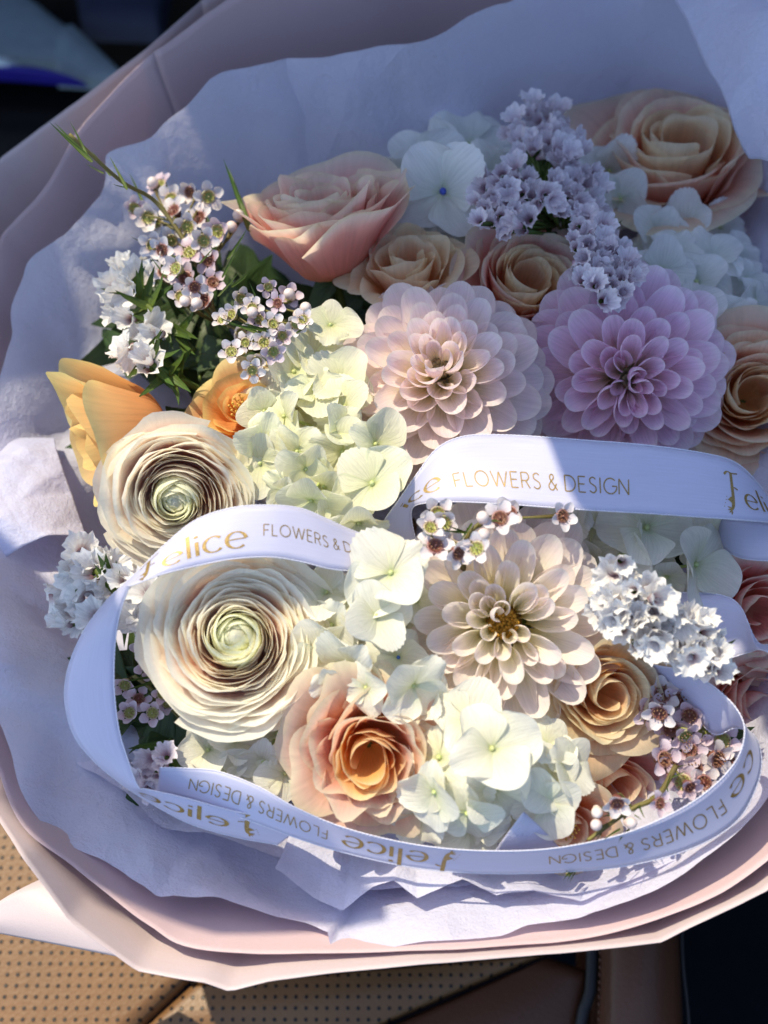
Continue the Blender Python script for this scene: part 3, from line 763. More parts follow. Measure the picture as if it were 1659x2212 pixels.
sheet('tissue_paper', 'crumpled white tissue paper lining the inside of the pink wrapping', [
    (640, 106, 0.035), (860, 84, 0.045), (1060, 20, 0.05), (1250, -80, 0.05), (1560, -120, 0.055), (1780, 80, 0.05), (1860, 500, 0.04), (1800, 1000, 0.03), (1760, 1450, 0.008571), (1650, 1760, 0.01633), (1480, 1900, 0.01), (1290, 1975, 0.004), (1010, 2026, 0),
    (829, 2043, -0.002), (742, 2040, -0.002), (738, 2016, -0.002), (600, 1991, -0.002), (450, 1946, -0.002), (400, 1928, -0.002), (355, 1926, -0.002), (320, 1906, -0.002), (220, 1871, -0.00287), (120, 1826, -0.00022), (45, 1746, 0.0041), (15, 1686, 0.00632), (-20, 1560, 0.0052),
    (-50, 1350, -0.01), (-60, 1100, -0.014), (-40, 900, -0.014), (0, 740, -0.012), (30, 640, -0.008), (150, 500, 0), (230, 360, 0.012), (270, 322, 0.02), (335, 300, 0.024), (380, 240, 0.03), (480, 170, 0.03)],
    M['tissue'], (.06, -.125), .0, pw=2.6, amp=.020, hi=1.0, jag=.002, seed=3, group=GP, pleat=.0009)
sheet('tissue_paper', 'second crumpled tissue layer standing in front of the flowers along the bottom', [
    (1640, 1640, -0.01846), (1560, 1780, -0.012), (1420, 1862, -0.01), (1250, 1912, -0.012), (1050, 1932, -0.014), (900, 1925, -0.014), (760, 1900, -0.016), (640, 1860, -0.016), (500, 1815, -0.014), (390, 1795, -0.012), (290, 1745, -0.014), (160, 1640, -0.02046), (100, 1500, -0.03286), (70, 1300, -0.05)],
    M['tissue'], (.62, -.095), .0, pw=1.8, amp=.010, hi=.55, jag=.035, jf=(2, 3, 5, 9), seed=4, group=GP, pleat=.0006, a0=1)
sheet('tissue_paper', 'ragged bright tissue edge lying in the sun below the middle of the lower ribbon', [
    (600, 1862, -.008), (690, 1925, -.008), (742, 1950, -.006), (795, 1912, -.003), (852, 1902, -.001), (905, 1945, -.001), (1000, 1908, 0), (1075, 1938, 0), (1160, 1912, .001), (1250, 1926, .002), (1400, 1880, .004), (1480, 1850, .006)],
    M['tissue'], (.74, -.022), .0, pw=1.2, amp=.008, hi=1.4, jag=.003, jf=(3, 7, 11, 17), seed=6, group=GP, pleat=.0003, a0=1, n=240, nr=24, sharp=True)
# pale flap sticking out at the lower left
def flap(name, label, pts, zz, mat, cat='wrapping paper', bend=.004, amp=.0008, nu=16, nv=16, group=None, thick=.0003):
    c = [at(u, v, z) for (u, v), z in zip(pts, zz)]
    P = np.zeros((nv, nu, 3)); UV = np.zeros((nv, nu, 2))
    for j, t in enumerate(np.linspace(0, 1, nv)):
        for i, s in enumerate(np.linspace(0, 1, nu)):
            q = (c[0] * (1 - s) + c[1] * s) * (1 - t) + (c[3] * (1 - s) + c[2] * s) * t
            q[2] += bend * math.sin(math.pi * s) + bend * .6 * math.sin(math.pi * t) + crumple(q[0], q[1], amp)
            P[j, i] = q; UV[j, i] = (s, t)
    o = obj(name, grid_mesh(name, P, UV, mat)); tag(o, label, cat, group)
    md = o.modifiers.new('thickness', 'SOLIDIFY'); md.thickness = thick; md.offset = 0
    return o
flap('wrapping_paper', 'pale pink corner of wrapping paper sticking out at lower left over the seat', [(-40, 1975), (90, 1898), (470, 2110), (-60, 2005)], [-.085, -.075, -.065, -.09], M['pink2'], group=GP)
flap('tissue_paper', 'small upright corner of white tissue beside the lower hydrangea', [(1060, 1850), (1128, 1757), (1132, 1754), (1215, 1838)], [.012, .034, .034, .012], M['tissue'], bend=.002, amp=.0004, group=GP, thick=.0002)
flap('tissue_paper', 'loose translucent tissue corner at the left edge below the orange rose', [(-80, 960), (118, 945), (190, 1165), (20, 1230)], [-.034, -.030, -.028, -.030], M['tissue'], bend=.010, amp=.016, group=GP, nu=60, nv=60, thick=.0001)

flap('tissue_paper', 'pale tissue fold turned in at the top right corner', [(1430, -80), (1740, -80), (1760, 560), (1620, 340)], [.050, .075, .055, .050], M['tissue'], bend=.012, amp=.010, group=GP, nu=40, nv=40, thick=.0001)

# ------------------------------------------------------------------ roses
PE = M['rose_peach']
rose(1470, 305, 165, (-.05, .7), 'peach rose at the top right corner of the bouquet, tilted up', M['rose_blush'], dz=.034, seed=11, N=32, openness=.5, inmat=M['rose_apricot'], spin=.4, outer=7, hgt=1.1, ruffle=.035, reflex=.8)
rose(690, 432, 108, (-.3, 1.5), 'dusky pink rose seen from its side, behind the waxflower', M['rose_pink'], dz=.030, seed=12, N=32, openness=.0, hgt=1.75, spin=1.0, ruffle=.045, reflex=.48, wrapo=62, tipo=.32)
rose(880, 560, 108, (-.1, .8), 'small apricot rose with a heart shaped top beside the pink rose', M['rose_apricot'], dz=.012, seed=13, N=19, openness=.15, ruffle=.045, spin=2.2)
rose(1140, 600, 135, (.1, .35), 'shaded peach rose behind the blush dahlia, below the lilac statice', M['rose_pink'], dz=.010, seed=14, N=32, openness=.45, inmat=M['rose_apricot'])
rose(1625, 850, 140, (-.1, .05), 'tightly wound peach rose cut by the right edge beside the lilac dahlia', PE, dz=.004, seed=15, N=36, openness=.5, inmat=M['rose_apricot'])
rose(185, 965, 92, (-2.2, -.7), 'orange rose in side view at the left edge of the bouquet', M['rose_orange'], dz=.004, seed=16, N=13, openness=-.1, hgt=2.2, spin=.35, outer=6, reflex=.50, ruffle=.014, wrapo=66, tipo=.40)
rose(520, 880, 92, (-.1, .25), 'small open orange rose with stamens beside the cream hydrangea', M['rose_orange'], dz=.0, seed=17, N=16, openness=.6, core='stamens', ruffle=.03)
rose(795, 1640, 142, (.0, -.1), 'ruffled blush rose with a golden heart at the bottom', M['rose_blush'], dz=.012, seed=18, N=30, openness=.45, ruffle=.062, spin=.9, outer=8, inmat=M['rose_heart'])
rose(1315, 1500, 118, (.15, .0), 'apricot rose half hidden behind the lower dahlia', M['rose_apricot'], dz=.004, seed=19, N=32, openness=.45)
rose(1640, 1320, 120, (.1, .0), 'pink rose at the right edge above the ribbon loop', M['rose_pink'], dz=-.004, seed=20, N=22, openness=.5)
rose(1330, 1700, 110, (.2, -.2), 'dark peach rose in the shade under the apricot rose', M['rose_pink'], dz=-.022, seed=21, N=20, openness=.5, inmat=PE)
rose(1225, 1790, 85, (.0, -.25), 'small peach rose with stamens beside the tissue corner', PE, dz=-.006, seed=22, N=16, openness=.6, core='stamens')
rose(1640, 1530, 110, (.2, -.1), 'pink rose low at the right edge behind the waxflower', M['rose_pink'], dz=-.018, seed=23, N=20, openness=.5)

# ------------------------------------------------------------------ dahlias
dahlia(952, 782, 198, (-.08, .28), 'blush dahlia with a dark green eye, half in the sun', M['dah_cream'], M['dah_eye_green'], dz=.020, seed=31, N=104, tube=.85, eye_r=.045)
dahlia(1368, 828, 194, (.0, -.28), 'lilac pink dahlia in the shade above the ribbon', M['dah_lilac'], M['dah_eye_green'], dz=.014, seed=32, N=98, tube=1.1, eye_r=.03, spin=.5)
dahlia(1090, 1350, 212, (-.05, .05), 'pale cream dahlia with a golden eye under the ribbon', M['dah_pale'], M['dah_eye'], dz=.018, seed=33, N=98, tube=1.12, spin=1.2, eye_r=.10)

# ------------------------------------------------------------------ ranunculus
ranunculus(378, 1082, 150, (.12, -.30), 'upper cream ranunculus partly behind the ribbon', dz=.014, seed=41, spin=.3)
ranunculus(508, 1375, 180, (.06, .24), 'large cream ranunculus with a green heart below the ribbon', dz=.022, seed=42, spin=1.1)

# ------------------------------------------------------------------ hydrangea heads
hydrangea('cream hydrangea head in the sun between the ranunculus and the dahlia', (690, 930),
          [(714, 703), (673, 768), (634, 804), (684, 848), (735, 825), (745, 880), (571, 888), (568, 950), (562, 1000), (643, 975), (661, 1012), (735, 930), (741, 975), (810, 960, 95, (.5, .1), .006), (805, 1045, 120, (-.2, .2), .008),
           (673, 1080), (716, 1120, 80), (775, 1128), (620, 1060), (700, 1050), (615, 900)], 'hyd_cream', dz=.014, size=86, seed=51, fill=24, spread=130)
hydrangea('white hydrangea head between the large ranunculus and the pale dahlia', (800, 1370),
          [(845, 1238, 116, (-.1, .25), .014, .785), (814, 1330, 100, (.1, .1), .012), (718, 1349), (705, 1280), (764, 1435, 105), (791, 1485), (893, 1480, 108, (.3, -.3), .006), (720, 1468), (692, 1405), (860, 1420, 80, None, -.008, None, 'blue_eye'), (900, 1300, 80, None, -.01), (760, 1300)],
          'hyd_white', dz=.016, size=90, seed=52, fill=16, spread=120)
hydrangea('white hydrangea head in full sun at the bottom beside the blush rose', (1070, 1670),
          [(1063, 1618, 125, (.05, .35), .016, .35), (1012, 1558, 110, (0, .5), .008), (918, 1510, 105), (950, 1636), (994, 1690), (1067, 1705, 105), (1187, 1685, 105), (1225, 1655), (1180, 1735, 100), (1009, 1755), (1015, 1785, 110, (0, .1), -.014), (905, 1760, 90, None, -.016), (1180, 1610), (1110, 1755, 90, None, -.014), (940, 1710)],
          'hyd_white', dz=.012, size=98, seed=53, fill=18, spread=130)
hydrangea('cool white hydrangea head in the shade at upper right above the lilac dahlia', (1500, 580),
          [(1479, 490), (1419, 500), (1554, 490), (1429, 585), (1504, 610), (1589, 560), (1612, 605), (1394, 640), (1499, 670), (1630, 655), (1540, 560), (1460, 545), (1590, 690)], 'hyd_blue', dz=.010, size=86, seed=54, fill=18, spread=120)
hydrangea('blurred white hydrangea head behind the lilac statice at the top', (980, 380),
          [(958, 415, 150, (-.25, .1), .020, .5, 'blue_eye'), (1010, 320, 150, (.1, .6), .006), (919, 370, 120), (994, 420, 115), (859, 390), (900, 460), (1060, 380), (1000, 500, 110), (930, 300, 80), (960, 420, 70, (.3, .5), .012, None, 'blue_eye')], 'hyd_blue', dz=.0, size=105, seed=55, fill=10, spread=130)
hydrangea('white hydrangea head shaded under the right end of the ribbon', (1400, 1160),
          [(1396, 1140, 125, (0, .1), .01), (1277, 1131, 100, (.1, -.9)), (1530, 1150, 105), (1440, 1245), (1340, 1200), (1500, 1220), (1230, 1120, 80), (1300, 1080), (1450, 1080)], 'hyd_white', dz=.0, size=105, seed=56, fill=10, spread=140)
hydrangea('white hydrangea head below the large ranunculus at lower left', (550, 1600),
          [(500, 1554), (510, 1600), (599, 1581), (629, 1521), (569, 1643), (615, 1672), (530, 1653), (450, 1620), (477, 1650), (640, 1610), (660, 1540)], 'hyd_white', dz=-.012, size=84, seed=57, fill=14, spread=100)
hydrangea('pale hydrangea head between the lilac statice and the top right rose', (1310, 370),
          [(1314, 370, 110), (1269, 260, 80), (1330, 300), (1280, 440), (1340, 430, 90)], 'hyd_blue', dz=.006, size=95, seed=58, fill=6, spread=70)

# ------------------------------------------------------------------ statice
statice('lilac statice sprig in the shade at the top, three clusters', [(1250, 600, -.05), (1215, 500, -.022), (1180, 420, -.012), (1170, 300, -.012)],
        disc(1160, 285, 66, 19) + disc(1215, 312, 46, 9) + disc(1092, 432, 76, 25) + disc(1238, 415, 62, 19), 'stat_lilac', size=43, dz=.034, seed=61)
statice('lilac statice sprig hanging down over the shaded peach rose', [(1245, 480, -.03), (1280, 540, -.014), (1310, 640, -.010)],
        disc(1278, 500, 48, 12) + disc(1288, 560, 54, 15) + disc(1312, 618, 40, 9) + disc(1356, 582, 28, 5), 'stat_lilac', size=43, dz=.036, seed=62)
statice('white statice sprig in the sun right of the pale dahlia', [(1290, 1260, -.02), (1380, 1320, -.010), (1550, 1450, -.006)],
        [(1345, 1215, .012), (1320, 1250), (1365, 1275, .012), (1335, 1285), (1310, 1300), (1385, 1300), (1425, 1290, .014), (1440, 1315), (1405, 1330), (1370, 1335), (1340, 1330), (1345, 1360), (1380, 1370), (1420, 1375), (1440, 1350), (1470, 1345),
         (1490, 1330), (1500, 1365), (1465, 1385), (1440, 1405), (1520, 1345), (1540, 1375), (1510, 1400), (1530, 1430), (1500, 1425), (1555, 1450), (1545, 1410), (1300, 1320), (1315, 1345), (1330, 1235), (1355, 1250), (1400, 1275), (1415, 1310), (1390, 1355), (1360, 1310), (1455, 1330), (1480, 1400), (1425, 1345), (1525, 1390), (1335, 1310), (1375, 1395), (1410, 1400), (1485, 1375)], 'stat_white', size=58, dz=.034, seed=63)
statice('white statice sprig at the left edge under the ribbon loop', [(300, 1350, -.02), (240, 1270, .0), (180, 1200, .0)],
        [(180, 1190), (215, 1205), (160, 1225), (200, 1235), (240, 1225), (170, 1260), (215, 1270), (250, 1265), (190, 1295), (230, 1305), (130, 1280), (120, 1310), (150, 1320), (165, 1345), (290, 1290), (310, 1310), (280, 1325), (300, 1345), (265, 1250), (320, 1275), (130, 1345), (200, 1330)], 'stat_white', size=62, dz=.010, seed=64, nleaf=8)
statice('white statice sprig with green bracts beside the upper waxflower', [(420, 760, -.02), (340, 680, .0), (270, 620, .0)],
        [(270, 590), (295, 575), (250, 620), (280, 625), (260, 650), (245, 680), (275, 690), (300, 610), (265, 580)], 'stat_white', size=58, dz=.014, seed=65, nleaf=16)
statice('small white statice sprig above the orange rose', [(430, 840, -.02), (350, 800, .0), (300, 770, .0)],
        [(300, 725), (325, 710), (290, 760), (315, 775), (320, 790), (335, 720), (285, 780), (265, 760)], 'stat_white', size=54, dz=.012, seed=66, nleaf=16)
statice('small lilac statice tuft above the cut end of the ribbon', [(370, 1600, -.03), (340, 1650, -.01), (325, 1690, -.008)],
        [(325, 1640), (350, 1650), (315, 1670), (340, 1680), (320, 1700), (300, 1690), (355, 1630)], 'stat_lilac', size=42, dz=-.006, seed=67)

# ------------------------------------------------------------------ waxflower
waxflower('waxflower sprig at upper left with a long needle tip over the tissue', [(470, 700, -.02), (420, 560, .0), (340, 440, .02), (260, 390, .045), (150, 290, .075)],
          [(345, 400), (370, 430), (410, 415), (450, 425), (290, 450), (335, 480), (320, 470), (375, 455), (430, 470), (405, 490), (350, 540), (330, 530), (370, 520), (450, 560), (440, 520), (400, 600), (380, 580), (420, 620), (355, 590), (410, 545),
           (470, 500), (390, 640), (440, 650), (460, 610)], buds=[(515, 465), (500, 490), (425, 655), (400, 650), (330, 395)],
          needles=[(200, 350, 135, 295, .07), (195, 345, 140, 290, .07), (188, 335, 165, 282, .07), (175, 320, 138, 300, .07), (240, 380, 205, 335, .046), (225, 375, 185, 355, .046), (275, 410, 245, 350, .046), (270, 405, 235, 400, .046), (310, 440, 290, 390), (300, 520, 275, 510), (480, 600, 520, 540),
                   (530, 470, 500, 385), (540, 500, 505, 390), (490, 560, 545, 500), (470, 640, 520, 590), (430, 570, 470, 530), (360, 600, 330, 560), (500, 620, 560, 590)], dz=.018, size=64, red=.45, seed=71)
waxflower('waxflower sprig with round buds in front of the pink rose', [(590, 790, -.02), (570, 720, .0), (600, 640, .008)],
          [(520, 645), (580, 620), (600, 655), (500, 680), (545, 665), (560, 690), (625, 640), (530, 740), (520, 720), (555, 780), (570, 740), (500, 760), (640, 700), (590, 700), (545, 800), (480, 690), (610, 725), (655, 690), (590, 760)],
          buds=[(625, 635), (645, 680), (545, 675), (660, 665)], needles=[(600, 720, 500, 700), (590, 715, 480, 705), (560, 720, 475, 690), (580, 700, 620, 660), (560, 660, 540, 610), (640, 720, 690, 690)], dz=.024, size=54, red=.4, seed=72)
waxflower('waxflower sprig with pink buds tucked between the ribbon and the pale dahlia', [(1000, 1230, -.02), (1010, 1160, .0), (1060, 1110, .004)],
          [(945, 1110), (975, 1180), (1030, 1185), (940, 1180), (1100, 1110), (990, 1195), (960, 1130), (1080, 1120), (1215, 1115), (930, 1140)], buds=[(1043, 1118, .01, 30), (1045, 1155, .01, 30)],
          needles=[(1005, 1150, 950, 1130), (1010, 1150, 935, 1145), (1020, 1130, 985, 1180), (1050, 1120, 1090, 1135), (1010, 1140, 1000, 1180), (1030, 1120, 1110, 1130)], dz=.034, size=76, red=.5, seed=73)
waxflower('dense waxflower sprig inside the ribbon loop at the lower right', [(1500, 1720, -.03), (1490, 1640, .0), (1460, 1540, .0)],
          [(1425, 1540), (1450, 1575), (1400, 1535), (1490, 1545), (1480, 1590), (1520, 1580), (1435, 1640), (1490, 1620), (1530, 1620), (1500, 1660), (1450, 1660), (1550, 1640), (1545, 1580), (1470, 1510), (1430, 1500), (1560, 1600), (1520, 1690), (1475, 1690), (1575, 1650), (1540, 1545), (1500, 1500)],
          needles=[(1450, 1660, 1490, 1645), (1450, 1665, 1410, 1660), (1470, 1680, 1500, 1730), (1440, 1690, 1430, 1740)], dz=.004, size=78, red=.7, pink=.6, seed=74)
waxflower('waxflower twig with plump buds beside the small peach rose', [(1460, 1655, .0), (1420, 1720, .004), (1360, 1750, .004), (1270, 1815, .0)],
          [(1333, 1735, .010, 70), (1425, 1735, .010, 66), (1490, 1700, .008)], buds=[(1290, 1755, .008, 26), (1288, 1782, .008, 26), (1363, 1778, .01, 26)],
          needles=[(1440, 1700, 1450, 1660), (1430, 1710, 1460, 1740), (1380, 1740, 1395, 1790), (1370, 1760, 1400, 1775), (1300, 1800, 1270, 1820), (1340, 1790, 1290, 1815), (1390, 1735, 1340, 1760), (1320, 1760, 1280, 1760), (1450, 1680, 1490, 1655), (1360, 1790, 1310, 1825)], dz=.016, size=66, red=.9, pink=.2, seed=75)
waxflower('dark waxflower sprig in the shade left of the large ranunculus', [(420, 1580, -.02), (340, 1500, .0), (290, 1460, .0)],
          [(310, 1400), (320, 1440), (270, 1480), (300, 1510), (350, 1500), (330, 1540), (280, 1540), (360, 1520)], needles=[(345, 1470, 255, 1490), (340, 1460, 260, 1470), (350, 1480, 290, 1520), (340, 1450, 300, 1440)], dz=-.012, size=56, red=.5, pink=.9, seed=76)
waxflower('short needle tip of waxflower poking out under the lower ribbon', [(1240, 1870, .0), (1225, 1890, .002)], [], needles=[(1245, 1872, 1193, 1903), (1247, 1872, 1205, 1907), (1250, 1873, 1222, 1910), (1240, 1873, 1210, 1885)], dz=-.002, seed=77)

# ------------------------------------------------------------------ dark greenery added to make the gaps read as deep shade
LEAF = [strap_petal('leaf', M['leaf'], .042, .0105, R(12), R(-20 - 12 * k), .5, .3, tip=.85, tp=1.3, base_w=.12, widest=.45, ruffle=.02, nu=9, nv=9, seed=k) for k in range(4)]
def greenery(label, u, v, rad, n, dz, seed):
    g = random.Random(seed); p = atd(u, v, dz)
    root = thing('gap_filler_sprig', label, 'foliage', frame(p, axis(0, 0)), 'filler foliage darkening the gaps between the flowers'); inv = root.matrix_basis.inverted()
    mb = MB(); q0 = atd(u, v, dz - .05)
    for k in range(n):
        a = k * GA; r = rad * math.sqrt((k + .5) / n)
        q = atd(u + r * math.cos(a), v + r * math.sin(a), dz + g.uniform(-.012, .004))
        obj('leaf', LEAF[k % 4], root, inv @ frame(q, axis(g.uniform(-.7, .7), g.uniform(-.7, .7)), g.uniform(0, 6.28)))
        mb.tube([tuple(inv @ Vector(q0)), tuple(inv @ Vector(q))], [.001, .0008], 5)
    obj('stem', mb.mesh('stem', M['stem']), root)
greenery('filler leaves darkening the gap left of the large ranunculus inside the ribbon loop', 350, 1530, 110, 26, -.040, 1)
greenery('filler leaves darkening the gap under the upper waxflower and white statice at upper left', 410, 690, 150, 40, -.034, 2)
greenery('filler leaves darkening the gap behind the dense waxflower at the lower right', 1460, 1590, 120, 28, -.040, 3)
greenery('filler leaves darkening the gap between the pink rose and the blush dahlia', 780, 690, 150, 24, -.040, 4)
greenery('filler leaves darkening the gap under the lilac dahlia and the upper ribbon', 1280, 1060, 240, 36, -.040, 5)
greenery('filler leaves darkening the gap around the orange rose stem at the left edge', 340, 960, 45, 8, -.050, 6)

# ------------------------------------------------------------------ ribbon
class Ribbon:
    def __init__(s, label, st, name='ribbon', n=150, nw=9, bow=.0006):
        """st rows: (uA, vA, zA, uB, vB, zB): the two selvedges at each station"""
        A = np.array([at(*r[:3]) for r in st]); B = np.array([at(*r[3:6]) for r in st])
        AB = spline(np.hstack([(A + B) / 2, A, B]), n)
        s.A, s.B = AB[:, 3:6], AB[:, 6:9]; s.mid = (s.A + s.B) / 2
        s.s = np.concatenate([[0], np.cumsum(np.linalg.norm(np.diff(s.mid, axis=0), axis=1))])
        T = np.gradient(s.mid, axis=0); s.N = np.cross(T, s.B - s.A); s.N /= np.linalg.norm(s.N, axis=1)[:, None] + 1e-12
        P = np.zeros((nw, n, 3)); UV = np.zeros((nw, n, 2))
        for j, t in enumerate(np.linspace(0, 1, nw)):
            P[j] = s.A * (1 - t) + s.B * t + s.N * (bow * math.sin(math.pi * t))
            UV[j, :, 0] = s.s * 1000; UV[j, :, 1] = t * 25
        s.bow = bow; s.o = obj(name, grid_mesh(name, P, UV, M['ribbon'])); tag(s.o, label, 'ribbon', 'printed satin ribbon loops')
        md = s.o.modifiers.new('thickness', 'SOLIDIFY'); md.thickness = .00025; md.offset = 0
        for side in (0, 1):
            mb = MB(); m_ = int(s.s[-1] / .0008); sv = np.linspace(0, s.s[-1], m_)
            e = np.array([s.surf(x, side, 0) for x in sv]); mb.tube(e, [.00022 + .00016 * (k % 2) for k in range(m_)], 4)
            obj('selvedge', mb.mesh('selvedge', M['selvedge']), s.o)
        s.pix = np.array([s.project(q) for q in s.mid])
    def project(s, q):
        d = q - CAM; k = np.dot(d, F); return (829.5 + np.dot(d, RT) / k / TX * 829.5, 1106 - np.dot(d, UP) / k / TX * 829.5)
    def s_at(s, u, v):
        return s.s[int(np.argmin((s.pix[:, 0] - u) ** 2 + (s.pix[:, 1] - v) ** 2))]
    def surf(s, sv, t, lift):
        g = lambda arr: np.array([np.interp(sv, s.s, arr[:, k]) for k in range(3)])
        return g(s.A) * (1 - t) + g(s.B) * t + unit(g(s.N)) * (s.bow * math.sin(math.pi * t) + lift)

def arc(cx, cy, rx, ry, a0, a1, n=22): return [(cx + rx * math.cos(R(a0 + (a1 - a0) * i / n)), cy + ry * math.sin(R(a0 + (a1 - a0) * i / n))) for i in range(n + 1)]
def sp2(p, n=22): return [tuple(q) for q in spline(np.array(p, float), n)]
CAPS = {
    'F': (.55, [[(0, 0), (0, 1)], [(0, 1), (.52, 1)], [(0, .5), (.45, .5)]]), 'L': (.52, [[(0, 1), (0, 0)], [(0, 0), (.5, 0)]]),
    'O': (1.0, [arc(.5, .5, .5, .5, 0, 360, 28)]), 'W': (1.25, [[(0, 1), (.32, 0)], [(.32, 0), (.62, .95)], [(.62, .95), (.92, 0)], [(.92, 0), (1.24, 1)]]),
    'E': (.55, [[(0, 0), (0, 1)], [(0, 1), (.52, 1)], [(0, .52), (.46, .52)], [(0, 0), (.52, 0)]]),
    'R': (.62, [[(0, 0), (0, 1)], [(0, 1)] + arc(.32, .74, .26, .26, 90, -90, 12) + [(0, .48)], [(.3, .48), (.6, 0)]]),
    'S': (.55, [sp2([(.5, .88), (.3, 1.0), (.07, .88), (.08, .65), (.28, .52), (.48, .38), (.5, .14), (.28, 0), (.02, .12)])]),
    '&': (.66, [sp2([(.66, 0), (.35, .42), (.14, .72), (.18, .95), (.36, .98), (.42, .78), (.2, .52), (.02, .26), (.14, .02), (.38, .04), (.62, .42)], 30)]),
    'D': (.78, [[(0, 0), (0, 1)], [(0, 1), (.28, 1)] + arc(.28, .5, .5, .5, 90, -90, 16) + [(0, 0)]]), 'I': (.06, [[(.03, 0), (.03, 1)]]),
    'G': (.9, [arc(.5, .5, .5, .5, 45, 350, 24) + [(.98, .5), (.62, .5)]]), 'N': (.75, [[(0, 0), (0, 1)], [(0, 1), (.74, 0)], [(.74, 0), (.74, 1)]])}
LOW = {
    'e': (1.0, [[(.06, .52), (.94, .58)], arc(.5, .5, .46, .52, 10, 318, 30)]), 'l': (.22, [[(.11, 0), (.11, 1.72)]]),
    'i': (.22, [[(.11, 0), (.11, 1.0)], arc(.11, 1.38, .04, .04, 0, 360, 8)]), 'c': (.9, [arc(.5, .5, .46, .52, 42, 322, 28)])}
def leafshape(cx, cy, a, L, W):
    ca, sa = math.cos(R(a)), math.sin(R(a)); q = [(0, 0), (L * .3, W), (L * .7, W * .8), (L, 0), (L * .7, -W * .7), (L * .3, -W)]
    return [(cx + x * ca - y * sa, cy + x * sa + y * ca) for x, y in q]
FANCY = (1.15, [sp2([(.62, 2.15), (.58, 1.4), (.52, .6), (.40, -.05), (.22, -.3)]), sp2([(.1, 1.95), (.35, 2.15), (.7, 2.1), (1.15, 2.2)]), sp2([(.45, 1.15), (.7, 1.2), (.95, 1.1)])],
         [leafshape(.46, .1 + .12 * k, 130 + 22 * k, .34 + .05 * (k % 2), .06) for k in range(5)] + [leafshape(.30, -.18 - .05 * k, 160 + 30 * k, .30, .05) for k in range(4)] + [leafshape(.05 - .06 * k, .55 - .22 * k, 40 * k, .07, .035) for k in range(4)])
def stroke_geo(poly, wmin, wmax):
    """flat pen stroke: wide where it runs vertically, thin where it runs across"""
    p = np.array(poly, float)
    if len(p) == 2: p = p[0] + (p[1] - p[0]) * np.linspace(0, 1, 7)[:, None]
    T = np.gradient(p, axis=0); T /= np.linalg.norm(T, axis=1)[:, None] + 1e-9
    wd = wmin + (wmax - wmin) * np.abs(T[:, 1]) ** 1.5
    Nn = np.stack([-T[:, 1], T[:, 0]], 1)
    V = np.vstack([p + Nn * wd[:, None] / 2, p - Nn * wd[:, None] / 2]); n = len(p)
    return V, [(i, i + 1, n + i + 1, n + i) for i in range(n - 1)]
def write(rb, text, uv0, uv1, hfrac, base, kind='caps', up=1, side=1):
    """lay a word along the ribbon from uv0 to uv1; base/hfrac are fractions of the ribbon width; up=+1: letters' up points to selvedge A"""
    s0, s1 = rb.s_at(*uv0), rb.s_at(*uv1)
    gap = .26 if kind == 'caps' else .20
    glyphs = []
    x = 0
    for ch in text:
        if ch == ' ': x += .35; continue
        if kind == 'caps': wdt, st = CAPS[ch]; lv = []
        elif ch == 'F': wdt, st, lv = FANCY
        else: wdt, st = LOW[ch]; lv = []
        glyphs.append((x, st, lv)); x += wdt + gap
    tot = x - gap
    for gx, st, lv in glyphs:
        mb = MB()
        def put(V, Fc):
            Q = []
            for a, b in V:
                sv = s0 + (s1 - s0) * (gx + a) / tot; t = base - up * b * hfrac
                Q.append(rb.surf(sv, min(.985, max(.015, t)), side * .00026))
            mb.add(Q, Fc)
        for pl in st:
            if kind == 'caps': put(*stroke_geo(pl, .085, .10))
            else: put(*stroke_geo(pl, .07, .20))
        for pl in lv: put(pl, [tuple(range(len(pl)))])
        me = mb.mesh('letter', M['gold']); obj('letter', me, rb.o)

Z1 = .085
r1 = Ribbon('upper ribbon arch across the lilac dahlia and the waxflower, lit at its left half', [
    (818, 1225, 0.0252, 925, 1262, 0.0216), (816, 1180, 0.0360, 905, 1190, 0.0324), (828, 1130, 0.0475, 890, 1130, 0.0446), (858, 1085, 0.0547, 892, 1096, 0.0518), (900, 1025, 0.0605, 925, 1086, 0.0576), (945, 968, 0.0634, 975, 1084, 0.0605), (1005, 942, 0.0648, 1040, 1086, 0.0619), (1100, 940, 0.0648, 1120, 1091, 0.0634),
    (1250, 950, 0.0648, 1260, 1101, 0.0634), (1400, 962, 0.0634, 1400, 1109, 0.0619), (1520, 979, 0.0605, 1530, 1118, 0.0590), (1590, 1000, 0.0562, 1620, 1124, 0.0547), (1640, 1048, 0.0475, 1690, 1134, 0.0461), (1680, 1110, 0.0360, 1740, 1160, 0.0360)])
write(r1, 'ice', (856, 1085), (945, 1030), .27, .72, 'low', side=-1)
write(r1, 'FLOWERS & DESIGN', (976, 1020), (1362, 1030), .225, .75, 'caps', side=-1)
write(r1, 'Felice', (1567, 1050), (1700, 1120), .26, .78, 'low', side=-1)
